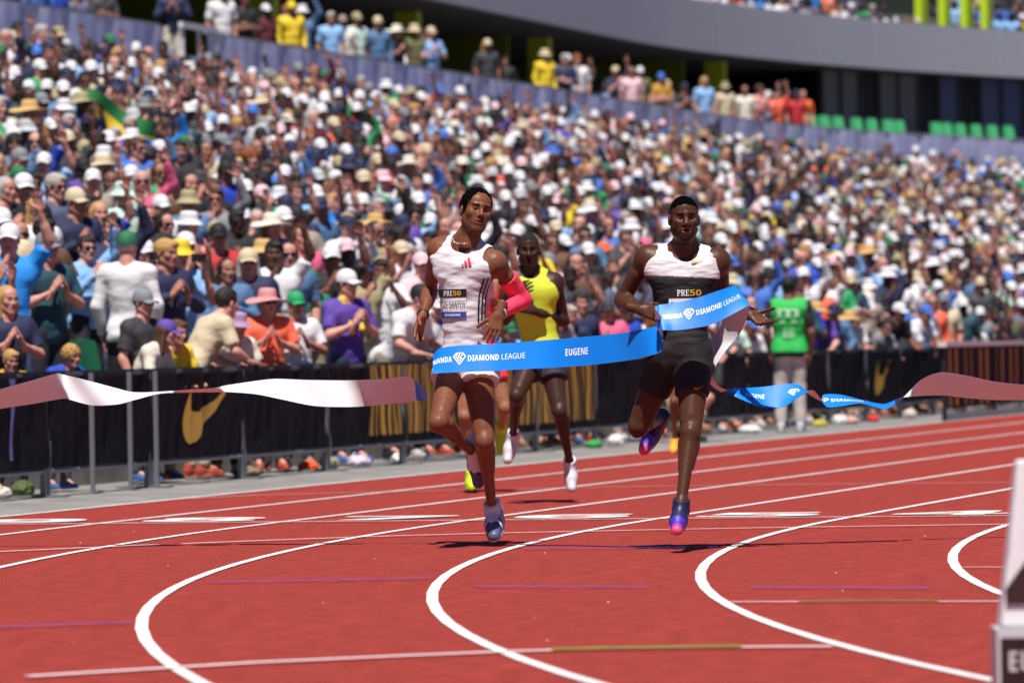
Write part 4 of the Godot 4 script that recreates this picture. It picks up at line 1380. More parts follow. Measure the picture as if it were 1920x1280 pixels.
func shirt_geo(j: Dictionary, long: bool, cell: float, belly: float) -> Geo:
	var b := bounds(j, ["neck", "sh_l", "sh_r", "el_l", "el_r", "wr_l", "wr_r", "hip_l", "hip_r"], 0.19)
	var s := Sdf.new(b[0], b[1], cell)
	add_trunk(s, j, 1.0, 0.024, belly)
	var sm: Vector3 = (j.sh_l + j.sh_r) * 0.5
	var a := trunk_axes(j)
	for left in [false, true]:
		var sh: Vector3 = j.sh_l if left else j.sh_r
		var el: Vector3 = j.el_l if left else j.el_r
		var wr: Vector3 = j.wr_l if left else j.wr_r
		s.cap(j.neck + a[1] * 0.02, sm.lerp(sh, 0.85), 0.045, 0.06, 0.05)
		s.ball(sh - Vector3(0, 0.012, 0), 0.076, 0.05)
		if long:
			s.cap(sh, el, 0.067, 0.056, 0.03)
			s.cap(el, el.lerp(wr, 0.95), 0.057, 0.041, 0.03, 1)
		else:
			s.cap(sh, sh.lerp(el, 0.78), 0.067, 0.071, 0.03, 1)
	s.cap(j.neck + a[1] * 0.1, j.neck + a[1] * 0.005 + a[3].z * 0.02, 0.07, 0.06, 0.01, 0, true)
	var hm: Vector3 = a[0]
	s.plane(-a[1], -a[1].dot(hm) + 0.08)
	s.wrinkle(folds(31), 0.009, Vector3(5, 9, 5))
	return s.geo()


func trouser_geo(j: Dictionary, cell: float) -> Geo:
	var b := bounds(j, ["hip_l", "hip_r", "kn_l", "kn_r", "an_l", "an_r"], 0.2)
	var s := Sdf.new(b[0], b[1], cell)
	add_trunk(s, j, 1.0, 0.014)
	for left in [false, true]:
		var hip: Vector3 = j.hip_l if left else j.hip_r
		var kn: Vector3 = j.kn_l if left else j.kn_r
		var an: Vector3 = j.an_l if left else j.an_r
		s.cap(hip, kn, 0.105, 0.078, 0.04)
		s.cap(kn, an, 0.078, 0.062, 0.03, 1)
	var a := trunk_axes(j)
	s.plane(a[1], a[1].dot(a[0]) + 0.13)
	s.wrinkle(folds(37), 0.014, Vector3(5, 3, 5))
	return s.geo()


func make_proto(kind: String, heads: Geo) -> void:
	var j := pose_joints(kind)
	var b := bounds(j, ["neck", "head", "sh_l", "sh_r", "el_l", "el_r", "wr_l", "wr_r", "hip_l", "hip_r", "kn_l", "kn_r", "an_l", "an_r", "toe_l", "toe_r"], 0.15)
	var s := Sdf.new(b[0], b[1], 0.02)
	add_trunk(s, j, 0.97, 0.0)
	add_neck(s, j, 1.0)
	for left in [false, true]:
		add_arm(s, j, left, 1.0)
		add_leg(s, j, left, 1.0)
	var body := s.geo()
	var hx := turned(j.look[0], j.look[1], 0.0, j.head)
	body.add(heads, hx)
	for left in [false, true]:
		body.add(hand_geo(j.wr_l if left else j.wr_r, j.tip_l if left else j.tip_r, j.palm_l if left else j.palm_r, left, [0.3, 0.1, 0.12, 0.15, 0.18], 1.0, 0.008, Color.WHITE))
	protos[kind] = {"body": body.mesh(), "tee": shirt_geo(j, false, 0.02, 0.01).mesh(), "long": shirt_geo(j, true, 0.02, 0.012).mesh(), "trousers": trouser_geo(j, 0.022).mesh(), "head": hx, "j": j}


func lathe(profile: Array, zs: float, zc: float) -> Geo:
	var rows := []
	for e in profile:
		var row := []
		for k in 25:
			var w := TAU * k / 24.0
			row.append(Vector3(sin(w) * e[0], e[1] + e[0] * e[0] * (0.0 if e.size() < 3 else e[2] * cos(2.0 * w)), cos(w) * e[0] * zs + zc))
		rows.append(row)
	var g := Geo.new()
	g.grid(rows)
	return g


func make_wear() -> void:
	var cap := lathe([[0.086, 0.018], [0.088, 0.03], [0.086, 0.06], [0.078, 0.09], [0.062, 0.115], [0.038, 0.132], [0.012, 0.139], [0.001, 0.14]], 1.2, -0.014)
	for side in 2:
		var rows := []
		for r in 6:
			var row := []
			for k in 13:
				var u := (k - 6) / 6.0
				var t := r / 5.0
				row.append(Vector3(0.078 * u * (1.0 - 0.18 * t), 0.042 - 0.02 * u * u - 0.016 * t - 0.006 * side, 0.06 + 0.012 * (1.0 - u * u) + t * 0.1 * sqrt(1.0 - 0.75 * u * u)))
			rows.append(row)
		cap.grid(rows, Color.WHITE, side == 1)
	wear.cap = cap.mesh()
	wear.bucket = lathe([[0.135, 0.002], [0.137, 0.0], [0.132, 0.006], [0.112, 0.026], [0.09, 0.045], [0.088, 0.07], [0.084, 0.11], [0.074, 0.13], [0.04, 0.138], [0.001, 0.14]], 1.16, -0.012).mesh()
	wear.sunhat = lathe([[0.21, 0.018, 0.5], [0.213, 0.015, 0.5], [0.2, 0.024, 0.5], [0.15, 0.036, 0.4], [0.094, 0.045], [0.09, 0.06], [0.085, 0.11], [0.072, 0.137], [0.04, 0.144], [0.001, 0.142]], 1.12, -0.012).mesh()
	for k in ["short", "under", "long", "curly"]:
		wear[k] = hair_geo(k, 0.011).mesh()
	var s := Sdf.new(Vector3(-0.1, -0.04, -0.03), Vector3(0.1, 0.04, 0.11), 0.0055)
	for q in [-1.0, 1.0]:
		s.egg(Vector3(0.033 * q, 0.003, 0.084), Vector3(0.028, 0.02, 0.008), Basis(Vector3.UP, 0.25 * q), 0.004)
		s.cap(Vector3(0.062 * q, 0.01, 0.074), Vector3(0.08 * q, 0.008, 0.0), 0.005, 0.005, 0.004)
	s.cap(Vector3(-0.015, 0.008, 0.094), Vector3(0.015, 0.008, 0.094), 0.005, 0.005, 0.004)
	wear.glasses = s.geo().mesh()
	wear.shoe = shoe_sdf(0.012).geo(func(p: Vector3) -> Color: return Color(0.9, 0.9, 0.9) if p.y < -0.08 else Color(0.55, 0.56, 0.6)).mesh()


# one spectator as a thing of its own: body, clothing, hat or hair, glasses
func person(at: Vector3, turn: float, size: Vector3, a: Dictionary, label: String, group: String) -> Node3D:
	var p: Dictionary = protos[a.pose]
	var root := base("person", at, turn)
	root.scale = size
	tag(root, label, "person", group)
	part(root, "body", p.body, paint(SKIN[a.skin], 0.55, true))
	var top := part(root, "shirt", p.long if a.long else p.tee, cloth_mat(SHIRT[a.shirt]))
	top.name = "jacket" if a.long else "shirt"
	part(root, "trousers", p.trousers, cloth_mat(a.legs))
	if a.hat != "none":
		part(root, "cap" if a.hat == "cap" else "sun_hat", wear[a.hat], cloth_mat(SHIRT[a.hat_colour]), p.head)
	if a.hair_kind != "bald":
		part(root, "hair", wear["under" if a.hat != "none" and a.hair_kind == "short" else a.hair_kind], paint(HAIR[a.hair], 0.7), p.head)
	if a.glasses:
		part(root, "sunglasses", wear.glasses, paint("#14151a", 0.15), p.head)
	if a.get("shoes", false):
		for left in [false, true]:
			part(root, "shoe", wear.shoe, paint(a.shoe_colour, 0.6, true), foot_frame(p.j, left, 1.0))
	return root


func random_look(r: RandomNumberGenerator) -> Dictionary:
	var a := {}
	a.pose = ["stand", "stand", "stand", "clap", "clap", "clap", "clap", "raise", "raise", "phone", "phone", "cross"][r.randi() % 12]
	a.skin = [0, 0, 1, 1, 1, 1, 2, 2, 2, 3, 4, 5][r.randi() % 12]
	a.shirt = SHIRT_MIX[r.randi() % SHIRT_MIX.size()]
	a.long = r.randf() < 0.28
	var q := r.randf()
	a.hat = "cap" if q < 0.5 else ("bucket" if q < 0.57 else ("sunhat" if q < 0.62 else "none"))
	a.hat_colour = HAT_MIX[r.randi() % HAT_MIX.size()]
	if a.hat == "sunhat":
		a.hat_colour = ["straw", "white", "beige", "ivory", "khaki"][r.randi() % 5]
	a.hair = ["blond", "brown", "brown", "brown", "dark", "dark", "black", "grey", "grey", "ginger"][r.randi() % 10]
	if a.skin >= 3:
		a.hair = "black"
	q = r.randf()
	a.hair_kind = "long" if q < 0.34 else ("curly" if q < 0.38 and a.hat == "none" else ("bald" if q > 0.95 else "short"))
	a.glasses = r.randf() < 0.38
	a.legs = LEG_MIX[r.randi() % LEG_MIX.size()]
	a.shoe_colour = ["#e8e8ee", "#2a2a30", "#8c6a4a", "#4a78b8", "#d05a40"][r.randi() % 5]
	return a


const ROW_WORD := ["front", "second", "third", "fourth", "fifth", "sixth", "seventh", "eighth", "ninth", "tenth", "eleventh", "twelfth", "thirteenth", "fourteenth", "fifteenth", "sixteenth", "top"]
const COLOUR_WORD := {"lightgrey": "silver", "palepink": "blush", "royal": "cobalt"}


func landmark(x: float, z: float) -> String:
	var d := Vector2(x, z) - Vector2(CAM_AT.x, CAM_AT.z)
	var across := d.dot(Vector2(CAM_RIGHT.x, CAM_RIGHT.z)) / -d.dot(Vector2(CAM_BACK.x, CAM_BACK.z))
	var words := ["above the banner end", "above the fence posts", "above the big tick", "above the plain banner", "above the gold stripes", "beyond the white vest", "beyond the yellow vest", "beside the black tights", "beyond the black tights", "above the drooping tape", "above the green bib", "above the far tick", "above the white railing"]
	var ends := [110, 325, 440, 640, 800, 950, 1090, 1190, 1340, 1425, 1530, 1700]
	var px := 960.0 + across * 10936.0
	for k in ends.size():
		if px < ends[k]:
			return words[k]
	return words[12]


func look_label(a: Dictionary, k: int, where: String) -> String:
	var c: String = COLOUR_WORD.get(a.shirt, a.shirt)
	var s := "person in %s %s" % [c, "jacket" if a.long else "tee"]
	if a.hat != "none":
		s += " and %s %s" % [COLOUR_WORD.get(a.hat_colour, a.hat_colour), {"cap": "cap", "bucket": "bucket hat", "sunhat": "sun hat"}[a.hat]]
	elif a.hair_kind == "bald":
		s += " with bald head"
	else:
		s += " with %s %s hair" % [a.hair_kind, a.hair]
	s += {"clap": " clapping", "raise": " waving", "phone": " filming", "cross": " arms folded"}.get(a.pose, "")
	return s + ", %s row %s" % [ROW_WORD[k], where]


func face_turn(x: float, z: float, r: RandomNumberGenerator) -> float:
	var d := Vector3(-41.0 - x, 0, 4.0 - z).normalized() * 0.75 + Vector3(0.35, 0, 0)
	return atan2(d.x, d.z) + r.randf_range(-0.4, 0.4)


func build_crowd() -> void:
	var heads := head_geo(Color.WHITE, 0.009, {"mouth": 0.003, "lip": Color(0.85, 0.6, 0.58)})
	for k in POSES:
		make_proto(k, heads)
	protos["back"] = protos["stand"]
	make_wear()
	var r := RandomNumberGenerator.new()
	r.seed = 77
	var taken := {}
	for e in SPECTATORS:
		var k: int = e[0]
		var a := {"pose": e[3], "shirt": e[4], "long": e[5] == "l", "hat": e[6], "hat_colour": e[7], "hair": e[8], "hair_kind": e[9], "skin": e[10], "glasses": e[11] == 1, "legs": LEG_MIX[r.randi() % LEG_MIX.size()], "shoes": k == 0, "shoe_colour": ["#e8e8ee", "#2a2a30", "#4a78b8", "#d05a40"][r.randi() % 4]}
		var size: float = e[2]
		if e[3] != "lean":
			size = maxf(size, 0.86)
		var turn := face_turn(row_x(k), e[1], r)
		if e[12] != 0:
			turn = FACING + deg_to_rad(e[12])
		labels[e[13]] = true
		var where := Vector3(row_x(k), row_y(k), e[1])
		var o := person(where, turn, Vector3.ONE * size, a, e[13], "spectators in the stand")
		if e[4] == "purple":
			var towel := Sdf.new(Vector3(-0.2, 1.1, -0.15), Vector3(0.2, 1.6, 0.2), 0.012)
			towel.cap(Vector3(-0.05, 1.2, 0.13), Vector3(-0.085, 1.49, 0.03), 0.03, 0.03, 0.02)
			towel.cap(Vector3(-0.085, 1.49, 0.03), Vector3(0.085, 1.5, -0.05), 0.03, 0.03, 0.02)
			towel.cap(Vector3(0.085, 1.5, -0.05), Vector3(0.07, 1.22, 0.13), 0.03, 0.03, 0.02)
			part(o, "towel", towel.geo().mesh(), cloth_mat("#e8c81e"))
		if e[3] == "phone":
			var ph := base("phone", where + Basis(Vector3.UP, turn) * (Vector3(0, 1.6, 0.37) * size), turn)
			tag(ph, "dark phone held up by the %s" % ("yellow bucket hat" if e[7] == "yellow" else "white capped filmer"), "phone")
			var g := Geo.new()
			g.box(Vector3(-0.075, -0.036, -0.004), Vector3(0.075, 0.036, 0.004))
			part(ph, "case", g.mesh(), paint("#191a20", 0.3))
			var sc := Geo.new()
			sc.box(Vector3(-0.07, -0.032, -0.0065), Vector3(0.07, 0.032, -0.0045))
			part(ph, "glass", sc.mesh(), paint("#0a0b10", 0.08))
			var ln := Geo.new()
			ln.box(Vector3(0.045, 0.01, 0.0045), Vector3(0.066, 0.03, 0.0075))
			part(ph, "lens", ln.mesh(), paint("#050506", 0.1))
		if not taken.has(k):
			taken[k] = []
		taken[k].append(e[1])
	# everyone else, row by row, as far as the picture reaches
	var seats := []
	for k in ROWS:
		var x := row_x(k)
		var edge := 35.28 - 2.886 * (-33.28 - x) + 1.6
		var z := edge + 8.0
		var z_end := maxf(35.28 - 6.27 * (-33.28 - x) - 2.0, -128.0)
		while z > z_end:
			z -= r.randf_range(0.6, 1.05) if k < 9 else r.randf_range(0.58, 1.05)
			var free := r.randf() > 0.03
			for t in taken.get(k, []):
				if absf(t - z) < (0.5 if k > 0 else 0.42):
					free = false
			if (k == 1 and z < -11.1 and z > -12.6) or (k == 0 and z > -19.6 and z < edge):
				free = false
			if free:
				seats.append([k, x + r.randf_range(-0.1, 0.1) + swing(z), z, z > edge])
	var eye := Vector2(CAM_AT.x, CAM_AT.z)
	for s in seats:
		s.append(eye.distance_to(Vector2(s[1], s[2])))
	seats.sort_custom(func(p, q): return p[4] < q[4])
	var rest := []
	var own := 300 - SPECTATORS.size() - 26
	var own_count := -1
	for s in seats:
		if not s[3]:
			own_count += 1
		var k: int = s[0]
		var at := Vector3(s[1], row_y(k), s[2])
		var turn := face_turn(s[1], s[2], r)
		var h := r.randf_range(0.91, 1.05)
		var size := Vector3(h * r.randf_range(0.95, 1.12), h, h * r.randf_range(0.95, 1.1))
		if k == 0:
			h = r.randf_range(0.82, 1.0)
			size = Vector3.ONE * h
		var a := random_look(r)
		if k == 0:
			a.pose = ["lean", "lean", "clap", "stand"][r.randi() % 4]
			a.shoes = true
		if own_count < own and not s[3]:
			var text := look_label(a, k, landmark(s[1], s[2]))
			while labels.has(text):
				var pose: String = a.pose
				var shoes: bool = a.get("shoes", false)
				a = random_look(r)
				a.shoes = shoes
				if k == 0:
					a.pose = pose
				text = look_label(a, k, landmark(s[1], s[2]))
			labels[text] = true
			person(at, turn, size, a, text, "spectators in the stand")
		else:
			rest.append([at, turn, size, a])
	# the upper tier: seated rows behind the parapet
	for k in 4:
		var z := -92.0
		while z > -134.0:
			z -= r.randf_range(0.5, 0.62)
			if r.randf() < 0.12 or (z < -123.8 and z > -128.4):
				continue
			var a := random_look(r)
			a.pose = "seated"
			var x := -65.6 - 0.85 * k + swing(z)
			rest.append([Vector3(x, 8.55 + 0.42 * k, z), face_turn(x, z, r), Vector3.ONE * r.randf_range(0.93, 1.05), a])
	# more people on the concourse behind the lilac banner
	for q in 44:
		var z := r.randf_range(-122.0, -44.0)
		if z < -104.0 and r.randf() < 0.7:
			continue
		var a := random_look(r)
		var x := r.randf_range(-65.5, -62.9) + swing(z)
		rest.append([Vector3(x, 5.6, z), face_turn(x, z, r), Vector3.ONE * r.randf_range(0.92, 1.05), a])
	build_mass(rest)


# the far rows, too many to pick apart: one object
func build_mass(rest: Array) -> void:
	var root := base("crowd")
	root.set_meta("kind", "stuff")
	root.set_meta("label", "dense far crowd of spectators filling the upper rows of the stand")
	root.set_meta("category", "crowd")
	var lists := {}
	var put := func(key: String, mesh: Mesh, xf: Transform3D, col: Color, called: String) -> void:
		if not lists.has(key):
			lists[key] = [mesh, [], [], called]
		lists[key][1].append(xf)
		lists[key][2].append(col)
	for e in rest:
		var a: Dictionary = e[3]
		var p: Dictionary = protos[a.pose]
		var xf := Transform3D(Basis(Vector3.UP, e[1]).scaled_local(e[2]), e[0])
		put.call("body " + a.pose, p.body, xf, Color(SKIN[a.skin]).srgb_to_linear(), "body")
		put.call(("long " if a.long else "tee ") + a.pose, p.long if a.long else p.tee, xf, Color(SHIRT[a.shirt]).srgb_to_linear(), "shirt")
		put.call("trousers " + a.pose, p.trousers, xf, Color(a.legs).srgb_to_linear(), "trousers")
		if a.hat != "none":
			put.call(a.hat, wear[a.hat], xf * p.head, Color(SHIRT[a.hat_colour]).srgb_to_linear(), "hat")
		if a.hair_kind != "bald":
			var style: String = "under" if a.hat != "none" and a.hair_kind == "short" else a.hair_kind
			put.call(style, wear[style], xf * p.head, Color(HAIR[a.hair]).srgb_to_linear(), "hair")
		if a.glasses:
			put.call("glasses", wear.glasses, xf * p.head, Color(0.01, 0.01, 0.012), "sunglasses")
	for key in lists:
		var l: Array = lists[key]
		var mm := MultiMesh.new()
		mm.transform_format = MultiMesh.TRANSFORM_3D
		mm.use_colors = true
		mm.mesh = l[0]
		mm.instance_count = l[1].size()
		for k in l[1].size():
			mm.set_instance_transform(k, l[1][k])
			mm.set_instance_color(k, l[2][k])
		var o := MultiMeshInstance3D.new()
		o.name = l[3]
		o.multimesh = mm
		o.material_override = paint("#ffffff", 0.7, true)
		o.set_meta("kind", "stuff")
		root.add_child(o, true)

# ------------------------------------------------------------------ ground and track
const OUTER := 46.15     # radius of the outermost lane line
const LANE := 1.22


func grain_mat(ramp: Array, freq: float, tile: float, coarse: Array, coarse_tile: float, rough: float, bump: float, seed_of: int) -> StandardMaterial3D:
	var m := StandardMaterial3D.new()
	m.albedo_texture = noise_tex(freq, 512, ramp, seed_of, 3)
	m.uv1_triplanar = true
	m.uv1_world_triplanar = true
	m.uv1_scale = Vector3.ONE / tile
	m.roughness = rough
	m.metallic_specular = 0.3
	m.normal_enabled = true
	m.normal_texture = bump_tex(freq, 512, seed_of + 1, 8.0, 3)
	m.normal_scale = bump
	if coarse:
		m.detail_enabled = true
		m.detail_blend_mode = BaseMaterial3D.BLEND_MODE_MUL
		m.detail_albedo = noise_tex(0.03, 512, coarse, seed_of + 2, 5)
		m.detail_uv_layer = BaseMaterial3D.DETAIL_UV_2
		m.uv2_triplanar = true
		m.uv2_world_triplanar = true
		m.uv2_scale = Vector3.ONE / coarse_tile
	return m


# a point of the oval: a metres along a line of radius rad, measured from the finish (negative: down the straight)
func oval(rad: float, a: float, y: float) -> Vector3:
	if a <= 0.0:
		return Vector3(-rad, y, a)
	var w := a / rad
	return Vector3(-rad * cos(w), y, rad * sin(w))


func band(r0: float, r1: float, from: float, to: float, y: float) -> Geo:
	var rows := [[], []]
	var n := 160
	for k in n + 1:
		# the straight needs few points, the bend many
		var t := float(k) / n
		var w := lerpf(from, 0.0, t / 0.1) if t < 0.1 else lerpf(0.0, to, (t - 0.1) / 0.9)
		rows[0].append(oval(r1, w * (r1 / OUTER if w > 0 else 1.0), y))
		rows[1].append(oval(r0, w * (r0 / OUTER if w > 0 else 1.0), y))
	var g := Geo.new()
	g.grid(rows)
	return g


func strip(pts: Array, w: float, y: float) -> Geo:
	var rows := [[], []]
	for k in pts.size():
		var t: Vector2 = (Vector2(pts[mini(k + 1, pts.size() - 1)][0], pts[mini(k + 1, pts.size() - 1)][1]) - Vector2(pts[maxi(k - 1, 0)][0], pts[maxi(k - 1, 0)][1])).normalized()
		var s := t.orthogonal() * w * 0.5
		rows[0].append(Vector3(pts[k][0] - s.x, y, pts[k][1] - s.y))
		rows[1].append(Vector3(pts[k][0] + s.x, y, pts[k][1] + s.y))
	var g := Geo.new()
	g.grid(rows)
	if g.n[0].y < 0.0:
		g = Geo.new()
		g.grid(rows, Color.WHITE, true)
	return g


func build_ground() -> void:
	var conc := grain_mat([[0.0, "#7f7e7c"], [0.5, "#94928f"], [1.0, "#a3a19d"]], 0.12, 0.9, [[0.2, "#d8d8d8"], [0.8, "#ffffff"]], 9.0, 0.9, 0.4, 41)
	mats["concrete"] = conc
	var g := Geo.new()
	g.quad(Vector3(-700, 0, -700), Vector3(700, 0, -700), Vector3(700, 0, 700), Vector3(-700, 0, 700))
	for k in 4:
		g.n[k] = Vector3.UP
	structure("ground", g.mesh(), conc)
	var red := grain_mat([[0.0, "#6a2019"], [0.35, "#9f3a32"], [0.6, "#b0443a"], [1.0, "#d06a5a"]], 0.22, 1.5, [[0.2, "#e2e0e0"], [0.5, "#f4f2f2"], [0.8, "#ffffff"]], 2.6, 0.85, 0.8, 51)
	structure("running_track", band(OUTER - 9 * LANE - 0.1, OUTER + 0.03, -190.0, 150.0, 0.008).mesh(), red)
	var white := grain_mat([[0.0, "#b0706a"], [0.16, "#d8c2bf"], [0.3, "#ebe8e7"], [1.0, "#f4f2f1"]], 0.2, 1.2, [[0.1, "#ecdcdc"], [0.4, "#ffffff"]], 2.0, 0.7, 0.3, 61)
	mats["line"] = white
	for k in 10:
		structure("lane_line", band(OUTER - LANE * k - 0.05, OUTER - LANE * k, -190.0, 150.0, 0.013).mesh(), white)
	var fin := []
	for k in 12:
		fin.append([lerpf(-OUTER, -OUTER + 9 * LANE, k / 11.0), -0.02])
	structure("finish_line", strip(fin, 0.05, 0.0165).mesh(), white)
	structure("curved_start_line", strip([[-44.6, 5.9], [-43.87, 4.79], [-43.37, 4.04], [-42.81, 3.4], [-42.32, 2.88], [-41.71, 2.46], [-40.85, 2.12], [-40.15, 1.88], [-39.31, 1.72], [-38.76, 1.6], [-37.0, 1.4]], 0.045, 0.017).mesh(), white)
	structure("curved_start_line", strip([[-46.0, -5.6], [-45.72, -6.35], [-44.92, -6.96], [-44.34, -7.2], [-43.53, -7.6], [-42.85, -7.78], [-42.14, -7.86], [-41.03, -7.86], [-40.22, -7.74]], 0.05, 0.017).mesh(), paint("#c9a3a2", 0.8))
	# curved line across the lower bend, white with a pale green stretch
	var low := [[-39.72, 16.47], [-39.15, 15.67], [-38.7, 15.25], [-38.4, 15.0], [-38.1, 14.86], [-37.8, 14.8], [-37.5, 14.75], [-37.27, 14.75]]
	structure("curved_start_line", strip(low, 0.06, 0.017).mesh(), paint("#f2e9e8", 0.8))
	structure("green_mark", strip([[-38.26, 14.935], [-38.1, 14.865], [-37.8, 14.805], [-37.6, 14.765]], 0.06, 0.0205).mesh(), paint("#64b040", 0.8))
	structure("stagger_line", strip([[-38.38, 11.26], [-37.9, 11.27], [-37.2, 11.33]], 0.038, 0.017).mesh(), white)
	structure("green_mark", strip([[-38.09, 11.26], [-37.9, 11.27], [-37.49, 11.305]], 0.04, 0.0205).mesh(), paint("#3a9a26", 0.8))
	structure("stagger_line", strip([[-38.0, 7.79], [-37.4, 7.87]], 0.025, 0.017).mesh(), white)
	var blue := paint("#3d47c8", 0.8)
	for e in [[[-41.1, 13.24], [-40.53, 12.8]], [[-41.36, 9.02], [-40.76, 8.84], [-40.37, 8.66]], [[-39.9, 9.66], [-39.06, 9.79]], [[-38.59, 9.87], [-37.74, 10.06]], [[-40.84, 4.97], [-40.08, 5.02], [-39.78, 4.97]]]:
		structure("blue_mark", strip(e, 0.034, 0.0205).mesh(), blue)
	# flecks of grit and paint on the surface
	var r := RandomNumberGenerator.new()
	r.seed = 12
	var fleck := Geo.new()
	for k in 70:
		var c := oval(OUTER - r.randf_range(0.3, 9.0), r.randf_range(-4.0, 20.0), 0.012)
		var a := r.randf_range(0, TAU)
		var w := r.randf_range(0.003, 0.008)
		var d1 := Vector3(cos(a), 0, sin(a)) * w
		var d2 := Vector3(-sin(a), 0, cos(a)) * w * 0.6
		var top := c + Vector3(0, w * 0.7, 0)
		for e in [[d1, d2], [d2, -d1], [-d1, -d2], [-d2, d1]]:
			var n: Vector3 = (e[0] + e[1] + Vector3(0, w, 0)).normalized()
			var f := fleck.vert(c + e[0], n)
			fleck.vert(c + e[1], n)
			fleck.vert(top, n)
			fleck.tri(f, f + 1, f + 2)
	var grit := structure("grit", fleck.mesh(), paint("#d8b4b0", 0.8))
	grit.set_meta("kind", "stuff")
	grit.set_meta("label", "pale flecks of grit scattered over the red track")
	grit.set_meta("category", "grit")
	# lane numbers lie before the finish line and face the runners
	for k in 9:
		var c := Vector3(-OUTER + LANE * (k + 0.5) - 0.02, 0.0, -0.62)
		var place := func(x: float, y: float) -> Array: return [c + Vector3(x, 0.0165, -y), Vector3.UP]
		structure("lane_number", printed([lettering(str(9 - k), 0.74, 0.75, 700)], place, 0.0).mesh(), white)


# ------------------------------------------------------------------ barrier along the track
const FENCE_X := -47.55
const RAIL_Y := 0.93


func fence_place(z: float, y: float) -> Array:
	var fold := 0.012 * sin(z * 7.0 + 1.3 * sin(z * 2.3)) * (0.5 + y) + 0.008 * sin(z * 17.0 + y * 4.0) + 0.01 * sin(y * 9.0 + z * 3.0)
	return [Vector3(FENCE_X + 0.03 + fold, y, z), Vector3.RIGHT]


func fence_print(prints: Array, z0: float, y0: float, proud := 0.006) -> ArrayMesh:
	return printed(prints, func(x: float, y: float) -> Array: return fence_place(z0 - x, y0 + y), proud).mesh()


func sliced(lo: float, hi: float, y0: float, y1: float) -> Array:
	# a printed stripe, cut into short pieces so that it follows the folds
	var out := []
	for k in 6:
		var a := lerpf(y0, y1, k / 6.0)
		var b := lerpf(y0, y1, (k + 1) / 6.0)
		out.append([PackedVector2Array([Vector2(lo, a), Vector2(hi, a), Vector2(hi, b), Vector2(lo, b)]), PackedInt32Array([0, 1, 2, 0, 2, 3])])
	return out


func fine_swoosh(w: float, h: float) -> Array:
	# the tick mark cut into narrow upright slices that follow the folds
	var poly := PackedVector2Array()
	for q in SWOOSH:
		poly.append(Vector2(q[0] / 2.8 * w, q[1] * h))
	var out := []
	for k in 24:
		var a := w * k / 24.0
		var b := w * (k + 1) / 24.0
		for piece in Geometry2D.intersect_polygons(poly, PackedVector2Array([Vector2(a, -1), Vector2(b, -1), Vector2(b, 2), Vector2(a, 2)])):
			var idx := Geometry2D.triangulate_polygon(piece)
			if idx.size():
				out.append([piece, idx])
	return out


